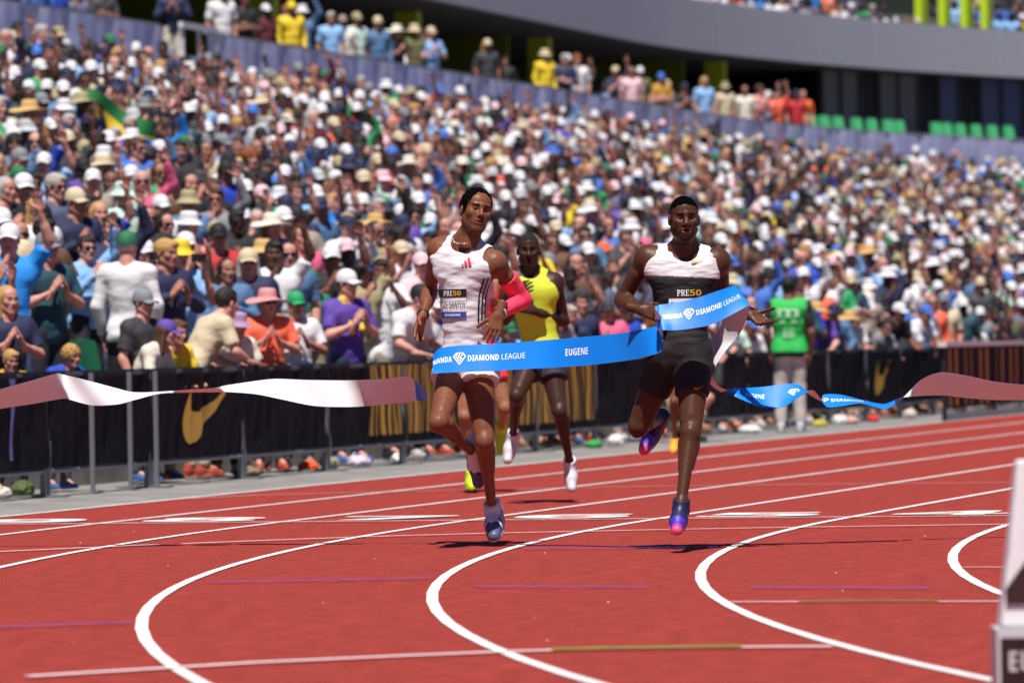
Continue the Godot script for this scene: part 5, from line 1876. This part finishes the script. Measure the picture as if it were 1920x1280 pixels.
func build_barriers() -> void:
	var vinyl := StandardMaterial3D.new()
	vinyl.albedo_texture = noise_tex(0.02, 512, [[0.0, "#141318"], [0.6, "#1b191f"], [0.84, "#221f22"], [0.94, "#3a2f26"], [1.0, "#4c3d2c"]], 71, 5)
	vinyl.uv1_triplanar = true
	vinyl.uv1_world_triplanar = true
	vinyl.uv1_scale = Vector3.ONE * 0.6
	vinyl.roughness = 0.7
	vinyl.metallic_specular = 0.2
	var steel := paint("#7c7e86", 0.45)
	steel.metallic = 0.3
	var gold := paint("#e6b440", 0.6)
	var step := 2.6
	var names := ["black banner end with a lilac print", "creased black banner and three grey posts in front", "black banner carrying the big gold tick", "plain black banner beside the big gold tick", "black banner whose last half is gold striped", "gold striped banner left of the tall runners' legs", "gold striped banner behind the white vest runner's legs", "gold striped banner behind the yellow vest runner", "black banner where the gold stripes end", "black banner behind the crouching photographer", "black banner behind the black tights runner", "black banner under the loop of tape", "lilac striped banner behind the green bib", "black banner beside the lilac stripes", "black banner carrying the far gold tick", "black banner after the far gold tick", "black banner behind the white topped railing", "gold striped banner behind the white topped railing", "last gold striped banner before the stand bends"]
	names[5] = "gold striped banner beside the white vest runner's knee"
	for k in names.size():
		var z0 := -4.3 - step * k
		var z1 := z0 - step + 0.04
		var root := base("crowd_barrier", Vector3.ZERO)
		tag(root, "steel barrier with " + names[k], "barrier", "barriers along the track")
		var g := Geo.new()
		g.tube([Vector3(FENCE_X, RAIL_Y, z0), Vector3(FENCE_X, RAIL_Y, z1)], 0.024)
		part(root, "top_rail", g.mesh(), paint("#3b3c44", 0.5))
		g = Geo.new()
		g.tube([Vector3(FENCE_X, 0.2, z0), Vector3(FENCE_X, 0.2, z1)], 0.02)
		part(root, "bottom_rail", g.mesh(), steel)
		for z in [z0 - 0.02, z1 + 0.02]:
			g = Geo.new()
			g.box(Vector3(FENCE_X - 0.022, 0.002, z - 0.022), Vector3(FENCE_X + 0.022, RAIL_Y, z + 0.022))
			part(root, "post", g.mesh(), steel)
			g = Geo.new()
			g.box(Vector3(FENCE_X - 0.26, 0.004, z - 0.03), Vector3(FENCE_X + 0.18, 0.016, z + 0.03))
			part(root, "foot", g.mesh(), steel)
		if k == 1:
			for z in [-7.76, -8.72, -9.4]:
				g = Geo.new()
				g.box(Vector3(FENCE_X + 0.075, 0.003, z - 0.016), Vector3(FENCE_X + 0.107, RAIL_Y + 0.01, z + 0.016))
				part(root, "front_post", g.mesh(), steel)
		var rows := []
		for r in 13:
			var row := []
			for q in 41:
				row.append(fence_place(lerpf(z0, z1, q / 40.0), lerpf(0.22, RAIL_Y + 0.03, r / 12.0))[0])
			rows.append(row)
		var last := []
		for q in 41:
			last.append(Vector3(FENCE_X - 0.03, RAIL_Y + 0.027, lerpf(z0, z1, q / 40.0)))
		rows.append(last)
		g = Geo.new()
		g.grid(rows)
		var cover := part(root, "banner", g.mesh(), vinyl)
		if k == 2 or k == 14:
			var at := -10.33 if k == 2 else -41.3
			part(cover, "gold_tick", fence_print(fine_swoosh(1.4 if k == 2 else 1.3, 0.5), at, 0.33), gold)
		if k in [5, 6, 7, 17, 18] or k == 4:
			var n := 0
			var z := z0 - (1.3 if k == 4 else 0.02)
			while z > z1 + 0.05:
				var w := 0.03 + 0.06 * fposmod(sin(n * 12.9 + k * 4.1) * 43758.5, 1.0)
				if n % 3 != 2:
					part(cover, "gold_stripe", printed(sliced(-z, -z + w, 0.29, RAIL_Y), func(x: float, y: float) -> Array: return fence_place(-x, y), 0.006).mesh(), gold if n % 2 else paint("#a87c2a", 0.6))
				z -= w + 0.012
				n += 1
		if k == 0 or k == 12 or k == 11:
			var prints := []
			for q in 14:
				var z := (-5.93 if k == 0 else (-33.6 if k == 12 else -32.96)) - q * 0.2
				if z < z1 + 0.1 or z > z0 or (k == 0 and q > 0) or (k == 11):
					continue
				prints.append_array(sliced(-z, -z + 0.13, 0.3, RAIL_Y - 0.02))
			if prints:
				part(cover, "lilac_stripe", printed(prints, func(x: float, y: float) -> Array: return fence_place(-x, y), 0.006).mesh(), paint("#7672b4", 0.6))
	# the white topped railing that stands out towards the lanes
	var root := base("white_railing")
	tag(root, "low railing with white top and gold striped cover at the track edge", "railing")
	for k in 3:
		var z := -39.6 - k * 4.0
		var g := Geo.new()
		g.box(Vector3(-46.33, 0.004, z - 0.03), Vector3(-46.27, 0.97, z + 0.03))
		part(root, "post", g.mesh(), paint("#15151a", 0.5))
	var g := Geo.new()
	g.box(Vector3(-46.36, 0.97, -55.0), Vector3(-46.24, 1.03, -39.5))
	part(root, "top_rail", g.mesh(), paint("#d4d4d6", 0.5))
	g = Geo.new()
	g.box(Vector3(-46.31, 0.16, -55.0), Vector3(-46.29, 0.96, -39.64))
	var panel := part(root, "cover", g.mesh(), vinyl)
	var zz := -39.75
	var n := 0
	while zz > -54.8:
		var w := 0.05 + 0.08 * fposmod(sin(n * 7.7) * 43758.5, 1.0)
		if n % 5 in [1, 3]:
			part(panel, "gold_stripe", printed(sliced(-zz, -zz + w, 0.2, 0.94), func(x: float, y: float) -> Array: return [Vector3(-46.29, y, -x), Vector3.RIGHT], 0.003).mesh(), gold)
		zz -= w + 0.16
		n += 1
	g = Geo.new()
	g.box(Vector3(-46.33, 0.004, -55.0), Vector3(-46.27, 0.1, -39.64))
	part(root, "base_rail", g.mesh(), paint("#8b8c90", 0.7))


func lump(seed_of: int, w: float, h: float) -> ArrayMesh:
	var s := Sdf.new(Vector3(-w, -0.05, -0.2), Vector3(w, h + 0.16, 0.2), 0.014)
	s.egg(Vector3(0, h * 0.42, 0), Vector3(w * 0.75, h * 0.62, 0.11), Basis.IDENTITY, 0.05)
	s.egg(Vector3(w * 0.15, h * 0.7, 0.02), Vector3(w * 0.45, h * 0.4, 0.09), Basis(Vector3.FORWARD, 0.3), 0.05)
	s.wrinkle(folds(seed_of), 0.025, Vector3.ONE * 11.0)
	s.plane(Vector3.DOWN, 0.0)
	return s.geo().mesh()


func build_bags() -> void:
	var shapes := [lump(2, 0.2, 0.16), lump(7, 0.16, 0.2), lump(12, 0.24, 0.13)]
	var list := [[-6.5, "#c9c3b8", "slumped pale canvas bag beside the lilac banner end"], [-7.0, "#4a5a2a", "small olive bag beside the pale canvas bag"], [-13.0, "#7c6a52", "tan bag under the plain black banner"], [-14.9, "#e2561e", "orange bag under the barrier"],
		[-15.6, "#8f8672", "grey brown bag next to the orange bag"], [-16.6, "#c8bfd6", "pale lilac bag below the gold stripes"], [-18.0, "#dcdcdc", "round white bag near the white vest runner's knee"], [-18.7, "#bcbcbc", "small grey white bag beside the round white bag"], [-21.9, "#d8d8d8", "white bag behind the yellow vest runner's shoes"], [-24.0, "#2f9a4a", "green bag behind the yellow vest runner's shin"],
		[-25.0, "#d6d4d4", "white bag by the crouching photographer"], [-32.0, "#cfcfcf", "white bag below the loop of tape"], [-36.3, "#b6ab3a", "yellow green bag by the steward's shoes"], [-37.6, "#dcdcdc", "white bag past the steward's shoes"], [-38.4, "#c89a8a", "rose tan bag between white and red bags"], [-39.9, "#d02a2a", "red bag below the far banner"], [-42.6, "#d8c8c4", "pale pink bag below the far gold tick"]]
	for k in list.size():
		var e: Array = list[k]
		var root := base("bag", Vector3(-47.78 if k < 9 else -47.3, 0.004, e[0]), 1.2 + k * 0.7)
		root.scale = Vector3(1.0, 0.72, 1.0) * (0.66 + 0.12 * (k % 3))
		tag(root, e[2], "bag", "bags on the ground along the barrier")
		part(root, "sack", shapes[k % 3], cloth_mat(e[1]))
		var g := Geo.new()
		var pts := []
		for q in 9:
			var w := PI * q / 8.0
			pts.append(Vector3(cos(w) * 0.08, 0.13 + sin(w) * 0.06, 0.05))
		g.tube(pts, 0.007, 6)
		part(root, "handle", g.mesh(), cloth_mat(e[1]))


# ------------------------------------------------------------------ the stand
func along(x: float, y: float, z0: float, z1: float, n: int) -> Array:
	var out := []
	for k in n + 1:
		var z := lerpf(z0, z1, float(k) / n)
		out.append(Vector3(x + swing(z), y, z))
	return out


func sheet(a: Array, b: Array, col := Color.WHITE) -> Geo:
	var g := Geo.new()
	g.grid([a, b], col)
	return g


# a long bar of rectangular section that follows the stand, from (x0, y0) to (x1, y1)
func beam(x0: float, y0: float, x1: float, y1: float, z0: float, z1: float, n: int) -> Geo:
	var g := Geo.new()
	var p := [along(x1, y0, z0, z1, n), along(x1, y1, z0, z1, n), along(x0, y1, z0, z1, n), along(x0, y0, z0, z1, n), along(x1, y0, z0, z1, n)]
	for k in 4:
		g.grid([p[k], p[k + 1]])
	for e in [0, n]:
		g.quad(p[0][e], p[1][e], p[2][e], p[3][e])
	return g


func build_stand() -> void:
	var root := base("grandstand")
	tag(root, "covered grandstand with stepped terrace, dark concourse and grey curved parapet", "grandstand")
	var conc: Material = mats["concrete"]
	for k in range(1, ROWS):
		part(root, "step", beam(row_x(k) - 0.5, 0.0, row_x(k) + 0.36, row_y(k) - 0.004, 10.0, -150.0, 40).mesh(), conc)
	part(root, "concourse_floor", beam(-74.0, 4.9, -62.12, 5.596, 10.0, -150.0, 40).mesh(), conc)
	part(root, "back_wall", beam(-74.4, 5.3, -74.05, 8.3, 10.0, -150.0, 40).mesh(), paint("#1d1c20", 0.9))
	part(root, "ceiling", beam(-76.0, 8.32, -64.56, 8.5, 10.0, -150.0, 40).mesh(), paint("#3a3a40", 0.9))
	# parapet panels of the upper tier, joints left open
	for k in 42:
		var z0 := -10.0 - k * 3.4
		var face := part(root, "parapet_panel", beam(-64.55, 8.3, -64.4, 9.53, z0, z0 - 3.385, 4).mesh(), paint("#a4a8b4", 0.6))
		face.set_meta("kind", "part")
	part(root, "parapet_cap", beam(-64.62, 9.532, -64.41, 9.6, 10.0, -154.0, 80).mesh(), paint("#a9a9b4", 0.5))
	for k in 5:
		part(root, "upper_step", beam(-66.0 - 0.85 * k, 8.5, -65.15 - 0.85 * k, 8.545 + 0.42 * k, -50.0, -150.0, 30).mesh(), conc)
	part(root, "upper_back", beam(-76.0, 8.5, -69.4, 13.5, -50.0, -150.0, 30).mesh(), paint("#26362c", 0.8))
	var lime := paint("#a9bd10", 0.6)
	for z in [-54.0, -65.0, -76.0, -87.0, -99.0, -113.0]:
		var g := Geo.new()
		var x: float = -66.2 + swing(z)
		g.box(Vector3(x - 0.25, 5.3, z - 0.2), Vector3(x + 0.25, 8.318, z + 0.2))
		part(root, "column", g.mesh(), lime)
	for z in [-75.0, -97.5, -111.9]:
		var g := Geo.new()
		var x: float = -69.0 + swing(z)
		g.box(Vector3(x - 2.4, 5.3, z - 0.1), Vector3(x + 2.4, 8.316, z + 0.1))
		part(root, "side_wall", g.mesh(), paint("#67720e", 0.8))
	# lime upright panels on the upper tier
	for z in [-124.3, -125.5, -126.6, -127.6]:
		var g := Geo.new()
		var x: float = -65.9 + swing(z)
		g.box(Vector3(x - 0.1, 8.55, z - 0.48), Vector3(x + 0.1, 11.5, z + 0.48))
		part(root, "lime_panel", g.mesh(), paint("#b9d81a", 0.5))
	# glazed wall at the far end of the concourse
	var glass := paint("#0b0d14", 0.35, false, 0.2)
	for k in 14:
		var z := -119.0 - k * 1.05
		var x: float = -66.0 + swing(z)
		var x2: float = -66.0 + swing(z - 0.95)
		var g := Geo.new()
		g.quad(Vector3(x, 5.3, z), Vector3(x, 8.31, z), Vector3(x2, 8.31, z - 0.95), Vector3(x2, 5.3, z - 0.95))
		part(root, "pane", g.mesh(), (paint("#142c66", 0.4) if k in [6, 8, 9] else glass) if k > 4 or k == 2 else paint("#5a5d62", 0.6))
		g = Geo.new()
		g.box(Vector3(x - 0.06, 5.3, z - 0.05), Vector3(x + 0.06, 8.31, z + 0.05))
		part(root, "mullion", g.mesh(), paint("#3c3f46", 0.5))
	# lilac cloth along the concourse rail
	var lilac := StandardMaterial3D.new()
	lilac.albedo_texture = noise_tex(0.01, 512, [[0.2, "#adb4de"], [0.5, "#bac0e6"], [0.8, "#cfd3ee"]], 91, 3)
	lilac.uv1_triplanar = true
	lilac.uv1_world_triplanar = true
	lilac.uv1_scale = Vector3.ONE * 0.35
	lilac.roughness = 0.7
	for k in 15:
		var z0 := -28.0 - k * 7.0
		var z1 := z0 - 6.96
		if k == 4:
			z0 -= 2.5
		var rows := []
		for r in 7:
			var row := []
			for q in 49:
				var z := lerpf(z0, z1, q / 48.0)
				var y := lerpf(4.75, 6.38, r / 6.0)
				row.append(Vector3(-62.03 + swing(z) + 0.03 * sin(z * 3.1 + sin(z)) + 0.012 * sin(z * 9.0), y, z))
			rows.append(row)
		var b := base("rail_banner")
		tag(b, "long lilac cloth banner tied along the concourse rail", "banner", "lilac banners along the concourse rail")
		var g := Geo.new()
		g.grid(rows)
		part(b, "cloth", g.mesh(), lilac)
		part(b, "rail", beam(-62.09, 6.385, -62.04, 6.43, z0, z1, 8).mesh(), paint("#8a8b98", 0.4))
	# white frame at the stair head
	var fr := base("stair_gate", Vector3(-61.9, 4.9, -57.6))
	tag(fr, "white tubular gate at the head of the stairs in the lilac banner", "gate")
	for z in [-0.9, 0.0, 0.9]:
		var g := Geo.new()
		g.tube([Vector3(0, 0, z), Vector3(0, 1.5, z)], 0.03)
		part(fr, "post", g.mesh(), paint("#c9cbd2", 0.5))
	for y in [0.95, 1.5]:
		var g := Geo.new()
		g.box(Vector3(-0.04, y, -1.0), Vector3(0.04, y + 0.09, 1.0))
		part(fr, "rail", g.mesh(), paint("#d6d8de", 0.5))
	build_seats()


func seat(at: Vector3, turn: float, label: String, col: String, group: String) -> void:
	var root := base("stadium_seat", at, turn)
	tag(root, label, "seat", group)
	var s := Sdf.new(Vector3(-0.28, 0.36, -0.3), Vector3(0.28, 1.0, 0.3), 0.03)
	var g := Geo.new()
	var rows := []
	for side in 2:
		rows = []
		for r in 7:
			var row := []
			for q in 9:
				var u := (q - 4) / 4.0
				var t := r / 6.0
				row.append(Vector3(0.185 * u * (1.0 - 0.12 * t * t), 0.46 + 0.46 * t - 0.03 * u * u * t, -0.2 - 0.07 * t + 0.05 * u * u - 0.025 * side))
			rows.append(row)
		g.grid(rows, Color.WHITE, side == 1)
	part(root, "backrest", g.mesh(), paint(col, 0.5))
	g = Geo.new()
	g.box(Vector3(-0.21, 0.42, -0.18), Vector3(0.21, 0.45, 0.2))
	part(root, "seat", g.mesh(), paint(col, 0.5))
	g = Geo.new()
	g.box(Vector3(-0.03, 0.0, -0.1), Vector3(0.03, 0.418, -0.04))
	part(root, "leg", g.mesh(), paint("#54575c", 0.6))
	s = null


func build_seats() -> void:
	var spots := [[-113.0, -62.34], [-113.9, -62.16], [-114.8, -61.97], [-116.0, -61.7], [-116.9, -61.46], [-117.9, -61.2], [-118.6, -61.03], [-120.7, -60.4], [-121.3, -60.21], [-122.1, -59.97], [-122.9, -59.67], [-123.8, -59.37], [-124.7, -59.06]]
	for e in spots:
		seat(Vector3(e[1], 5.98, e[0]), 0.75, "empty bright green seat in the row behind the far lilac banner", "#45a870", "empty green seats on the concourse")
	var p := base("seat_platform")
	tag(p, "low grey platform carrying the bright green seats", "platform")
	part(p, "deck", beam(-64.3, 5.3, -62.6, 5.976, -112.3, -127.0, 12).mesh(), mats["concrete"])
	for k in 3:
		seat(Vector3(-48.8, 0.3, -11.3 - k * 0.5), 1.35, ["dark green folding seat behind the curly blond child", "middle dark green folding seat in the gap in the crowd", "dark green folding seat beside the loose white shirt"][k], "#14603f", "dark green seats in the second row")


# ------------------------------------------------------------------ the finish tape
func smooth_rows(src: Array, per: int) -> Array:
	var out := []
	for k in src.size() - 1:
		var a: Array = src[maxi(k - 1, 0)]
		var b: Array = src[k]
		var c: Array = src[k + 1]
		var d: Array = src[mini(k + 2, src.size() - 1)]
		for q in per:
			var t := float(q) / per
			var e := []
			for s in 2:
				var lin: Vector3 = b[s].lerp(c[s], t)
				var cub: Vector3 = b[s].cubic_interpolate(c[s], a[s], d[s], t)
				e.append(lin.lerp(cub, 0.8))
			out.append(e)
	out.append(src[src.size() - 1])
	return out


func tape_normal(rows: Array, k: int) -> Vector3:
	var a: Array = rows[maxi(k - 1, 0)]
	var b: Array = rows[mini(k + 1, rows.size() - 1)]
	var along_it: Vector3 = (b[0] + b[1] - a[0] - a[1])
	return (rows[k][1] - rows[k][0]).cross(along_it).normalized()


func tape_sheet(rows: Array, shift: float) -> ArrayMesh:
	var edge := [[], [], [], [], []]
	for k in rows.size():
		var n := tape_normal(rows, k)
		for q in 5:
			edge[q].append(rows[k][0].lerp(rows[k][1], q / 4.0) + n * shift)
	var g := Geo.new()
	g.grid(edge, Color.WHITE, shift > 0)
	return g.mesh()


func tape_print(rows: Array, from: float, prints: Array, side: float) -> ArrayMesh:
	var run := [0.0]
	for k in range(1, rows.size()):
		run.append(run[k - 1] + ((rows[k][0] + rows[k][1]) * 0.5).distance_to((rows[k - 1][0] + rows[k - 1][1]) * 0.5))
	var place := func(x: float, y: float) -> Array:
		var s: float = clampf(from + x, 0.0, run[run.size() - 1] - 0.001)
		var k := 0
		while k < run.size() - 2 and run[k + 1] < s:
			k += 1
		var t: float = (s - run[k]) / maxf(run[k + 1] - run[k], 0.0001)
		var top: Vector3 = rows[k][0].lerp(rows[k + 1][0], t)
		var low: Vector3 = rows[k][1].lerp(rows[k + 1][1], t)
		return [top.lerp(low, 0.5 - y / 0.165), tape_normal(rows, k).lerp(tape_normal(rows, k + 1), t).normalized() * side]
	return printed(prints, place, 0.0028).mesh()


func tape_words(size := 1.0) -> Array:
	var a := [moved(lettering("WANDA", 0.125, 0.036, 800), Vector2(0.065, 0)), moved(lettering("DIAMOND", 0.18, 0.036, 800), Vector2(0.31, 0)), moved(lettering("LEAGUE", 0.145, 0.034, 300), Vector2(0.49, 0))]
	for e in diamond(0.07):
		a.append(moved(e, Vector2(0.172, 0)))
	for e in a:
		for k in e[0].size():
			e[0][k] *= size
	return a


func build_tape() -> void:
	var blue := paint("#0a7fe6", 0.46)
	var white := paint("#dcdade", 0.5)
	# thin film: some sun comes through
	for m in [blue, white]:
		m.backlight_enabled = true
		m.backlight = Color(0.22, 0.22, 0.24)
	var ink := paint("#f1f3f8", 0.5)
	var root := base("finish_tape")
	tag(root, "long blue and white finish tape streaming from the two leading runners", "tape")
	var rows := smooth_rows(TAPE_A, 6)
	part(root, "back_face", tape_sheet(rows, 0.0008), white)
	part(root, "printed_face", tape_sheet(rows, -0.0008), blue)
	rows = smooth_rows(TAPE_B, 7)
	var face := part(root, "printed_face", tape_sheet(rows, 0.0008), blue)
	part(root, "back_face", tape_sheet(rows, -0.0008), white)
	part(face, "lettering", tape_print(rows, 0.0, tape_words(), 1.0), ink)
	part(face, "lettering", tape_print(rows, 0.93, [moved(lettering("EUGENE", 0.185, 0.04, 800), Vector2.ZERO)], 1.0), ink)
	var mid := 0.0
	for k in range(1, 15 * 7):
		mid += ((rows[k][0] + rows[k][1]) * 0.5).distance_to((rows[k - 1][0] + rows[k - 1][1]) * 0.5)
	part(face, "lettering", tape_print(rows, mid + 0.02, tape_words(0.82), 1.0), ink)
	rows = smooth_rows(TAPE_D, 6)
	face = part(root, "printed_face", tape_sheet(rows, 0.0008), blue)
	part(root, "back_face", tape_sheet(rows, -0.0008), white)
	part(face, "lettering", tape_print(rows, 0.2, [moved(lettering("EUGENE", 0.12, 0.035, 800), Vector2.ZERO)], 1.0), ink)
	part(face, "lettering", tape_print(rows, 0.42, diamond(0.06), 1.0), ink)
	part(face, "lettering", tape_print(rows, 0.64, [moved(lettering("DIAMOND", 0.19, 0.036, 800), Vector2(0.14, 0))] + diamond(0.065), 1.0), ink)


# ------------------------------------------------------------------ lane marker, steward, photographer, flag
func build_marker() -> void:
	var root := base("lane_marker", Vector3(-36.019, 0.013, 17.826), 0.2459)
	tag(root, "white lane marker box with a large dark figure 4", "lane marker")
	var g := Geo.new()
	g.box(Vector3(-0.155, 0, -0.12), Vector3(0.155, 0.226, 0.12))
	var lower := part(root, "base_box", g.mesh(), paint("#c9cad0", 0.5))
	g = Geo.new()
	g.quad(Vector3(-0.145, 0.012, 0.123), Vector3(-0.145, 0.2, 0.123), Vector3(0.145, 0.2, 0.123), Vector3(0.145, 0.012, 0.123))
	part(lower, "dark_face", g.mesh(), paint("#2a181b", 0.5))
	part(lower, "lettering", printed([lettering("EUGENE", 0.24, 0.06, 700)], func(x: float, y: float) -> Array: return [Vector3(x, 0.13 + y, 0.123), Vector3.BACK], 0.003).mesh(), paint("#cfcfd4", 0.5))
	var s := Sdf.new(Vector3(-0.18, 0.2, -0.12), Vector3(0.18, 0.8, 0.12), 0.012)
	s.cap(Vector3(0, 0.228, 0), Vector3(0, 0.73, 0), 0.3, 0.3, 0.01, 3)
	s.plane(Vector3(1, 0.12, 0).normalized(), (Vector3(1, 0.12, 0).normalized()).dot(Vector3(0.14, 0.228, 0)))
	s.plane(Vector3(-1, 0.12, 0).normalized(), (Vector3(-1, 0.12, 0).normalized()).dot(Vector3(-0.14, 0.228, 0)))
	s.plane(Vector3(0, 0.04, 1).normalized(), 0.09)
	s.plane(Vector3(0, 0.04, -1).normalized(), 0.09)
	part(root, "panel", s.geo().mesh(), paint("#e2e3e8", 0.55))
	part(root, "figure", printed([lettering("4", 0.25, 0.29, 600)], func(x: float, y: float) -> Array: return [Vector3(x, 0.385 + y, 0.076 - y * 0.04), Vector3.BACK], 0.008).mesh(), paint("#35191d", 0.6))


func build_officials() -> void:
	# steward at the barrier, back to the lens
	var a := {"pose": "stand", "shirt": "black", "long": false, "hat": "none", "hat_colour": "white", "hair": "black", "hair_kind": "short", "skin": 3, "glasses": false, "legs": "#b8b2ad", "shoes": true, "shoe_colour": "#f0f0f2"}
	var turn := FACING + PI * 0.96
	var root := person(Vector3(-46.95, 0.01, -32.7), turn, Vector3(1.06, 1.04, 1.04), a, "steward in bright green bib standing at the barrier with back turned", "")
	var j := pose_joints("stand")
	var b := bounds(j, ["neck", "sh_l", "sh_r", "hip_l", "hip_r"], 0.2)
	var s := Sdf.new(b[0], b[1], 0.014)
	add_trunk(s, j, 1.0, 0.05, 0.012)
	s.cap(Vector3(-0.15, 1.43, 0), Vector3(0.15, 1.43, 0), 0.085, 0.085, 0.04)
	s.cap(j.neck + Vector3(0, 0.12, 0), j.neck + Vector3(0, 0.02, 0.02), 0.085, 0.075, 0.01, 0, true)
	s.plane(Vector3.DOWN, -0.9)
	s.plane(Vector3.RIGHT, 0.21)
	s.plane(Vector3.LEFT, 0.21)
	var keep := s.prims.duplicate()
	s.wrinkle(folds(47), 0.01, Vector3(4, 7, 4))
	var vest := part(root, "bib", s.geo().mesh(), cloth_mat("#22b24c"))
	s.prims = keep
	var place := on_cloth(s, Vector3(0, 1.25, -0.15), Vector3.LEFT, Vector3.UP, 0.014)
	var pale := paint("#a9dcb4", 0.6)
	part(vest, "number_print", printed([moved(lettering("66", 0.13, 0.11, 800), Vector2(0, -0.13))], place, 0.004).mesh(), pale)
	part(vest, "crest_print", printed([moved(lettering("m", 0.24, 0.1, 800), Vector2(0, 0.1)), stroke(Vector2(-0.1, 0.0), Vector2(0.1, 0.0), 0.03)], place, 0.004).mesh(), pale)
	# crouching photographer
	var jj := pose_joints("stand")
	jj.merge({"neck": Vector3(0, 0.86, 0.24), "head": Vector3(0, 0.98, 0.32), "sh_l": Vector3(0.19, 0.82, 0.2), "sh_r": Vector3(-0.19, 0.82, 0.2), "hip_l": Vector3(0.09, 0.42, -0.08), "hip_r": Vector3(-0.09, 0.42, -0.08),
		"kn_l": Vector3(0.2, 0.5, 0.32), "kn_r": Vector3(-0.22, 0.48, 0.32), "an_l": Vector3(0.16, 0.1, 0.12), "an_r": Vector3(-0.18, 0.1, 0.1), "toe_l": Vector3(0.19, 0.035, 0.29), "toe_r": Vector3(-0.21, 0.035, 0.28),
		"el_l": Vector3(0.26, 0.62, 0.4), "el_r": Vector3(-0.26, 0.62, 0.4), "wr_l": Vector3(0.07, 0.86, 0.5), "wr_r": Vector3(-0.07, 0.86, 0.5), "tip_l": Vector3(0.03, 0.98, 0.58), "tip_r": Vector3(-0.03, 0.98, 0.58)}, true)
	var root2 := base("person", Vector3(-47.0, 0.006, -26.6), 2.1)
	tag(root2, "crouching photographer in black top and khaki trousers against the black banner", "person")
	var bb := bounds(jj, ["head", "sh_l", "sh_r", "el_l", "el_r", "hip_l", "hip_r", "an_l", "an_r", "toe_l", "toe_r"], 0.2)
	var body := Sdf.new(bb[0], bb[1], 0.018)
	add_trunk(body, jj, 1.0, 0.0)
	add_neck(body, jj, 1.0)
	for left in [false, true]:
		add_arm(body, jj, left, 1.0)
		add_leg(body, jj, left, 1.0)
	var hx := turned(0, 0.1, 0, jj.head)
	var bg := body.geo()
	bg.add(head_geo(Color.WHITE, 0.009, {"lip": Color(0.85, 0.6, 0.58)}), hx)
	for left in [false, true]:
		bg.add(hand_geo(jj.wr_l if left else jj.wr_r, jj.tip_l if left else jj.tip_r, Vector3(-1 if left else 1, 0, 0), left, [0.3, 0.3, 0.3, 0.35, 0.4], 1.0, 0.008, Color.WHITE))
	part(root2, "body", bg.mesh(), paint(SKIN[1], 0.55, true))
	part(root2, "jacket", shirt_geo(jj, true, 0.02, 0.02).mesh(), cloth_mat("#1c1d22"))
	part(root2, "trousers", trouser_geo(jj, 0.02).mesh(), cloth_mat("#b3a98f"))
	part(root2, "cap", wear.cap, cloth_mat("#17171b"), hx)
	for left in [false, true]:
		part(root2, "shoe", wear.shoe, paint("#26262c", 0.6, true), foot_frame(jj, left, 1.0))
	# national flag draped in the crowd
	var fl := base("flag", Vector3(row_x(10), row_y(10) + 1.9, -35.0), 0.5)
	tag(fl, "green, yellow and red flag held up in the crowd", "flag")
	for k in 3:
		var rows := []
		for r in 5:
			var row := []
			for q in 15:
				var u := q / 14.0
				var v := (k + r / 4.0) / 3.0
				row.append(Vector3(0.9 * u, -0.62 * v - 0.45 * u + 0.05 * sin(u * 7.0), 0.06 * sin(u * 9.0 + v * 3.0)))
			rows.append(row)
		var g := Geo.new()
		g.grid(rows)
		part(fl, "stripe", g.mesh(), cloth_mat(["#1d7a3e", "#e8c81e", "#c4262e"][k]))


func build_concourse_people() -> void:
	var list := [[-62.7, "white", "cap", "white", "short", "stand"], [-64.5, "black", "none", "", "short", "cross"], [-66.7, "yellow", "cap", "yellow", "short", "stand"], [-69.4, "sky", "none", "", "short", "stand"], [-70.9, "ivory", "cap", "taupe", "short", "stand"], [-72.0, "mint", "cap", "khaki", "short", "stand"],
		[-73.1, "denim", "cap", "beige", "short", "stand"], [-76.3, "olive", "bucket", "beige", "short", "stand"], [-80.4, "charcoal", "cap", "beige", "short", "stand"], [-81.9, "charcoal", "none", "", "long", "clap"], [-85.4, "yellow", "bucket", "beige", "short", "stand"], [-87.6, "navy", "none", "", "short", "cross"],
		[-88.8, "lightgrey", "cap", "white", "short", "stand"], [-90.1, "white", "none", "", "curly", "stand"], [-93.9, "palepink", "none", "", "long", "stand"], [-95.4, "olive", "cap", "white", "short", "stand"], [-98.2, "mustard", "cap", "blue", "short", "cross"], [-102.3, "sky", "none", "", "long", "stand"],
		[-104.0, "beige", "bucket", "khaki", "short", "stand"], [-106.7, "ivory", "none", "", "long", "stand"], [-107.6, "rose", "none", "", "curly", "clap"], [-108.7, "coral", "none", "", "short", "raise"], [-109.7, "red", "cap", "navy", "short", "stand"], [-110.6, "orange", "none", "", "long", "stand"]]
	var r := RandomNumberGenerator.new()
	r.seed = 5
	for e in list:
		var a := random_look(r)
		a.shirt = e[1]
		a.hat = e[2]
		a.hat_colour = e[3] if e[3] else "white"
		a.hair_kind = e[4]
		a.pose = e[5]
		a.skin = [1, 1, 2, 3][r.randi() % 4]
		if e[1] == "sky":
			a.hair = "blond" if e[4] == "long" else "grey"
		a.long = e[1] in ["yellow", "navy", "denim"]
		var s := "person in %s %s" % [COLOUR_WORD.get(e[1], e[1]), "jacket" if a.long else "tee"]
		if a.hat != "none":
			s += " and %s %s" % [a.hat_colour, "cap" if a.hat == "cap" else "bucket hat"]
		else:
			s += " with %s hair" % (a.hair_kind + " " + a.hair)
		s += " standing behind the lilac banner"
		person(Vector3(-62.75 - r.randf_range(0.0, 0.5) + swing(e[0]), 5.6, e[0]), face_turn(-63.0, e[0], r), Vector3.ONE * r.randf_range(0.98, 1.06), a, s, "people on the concourse")
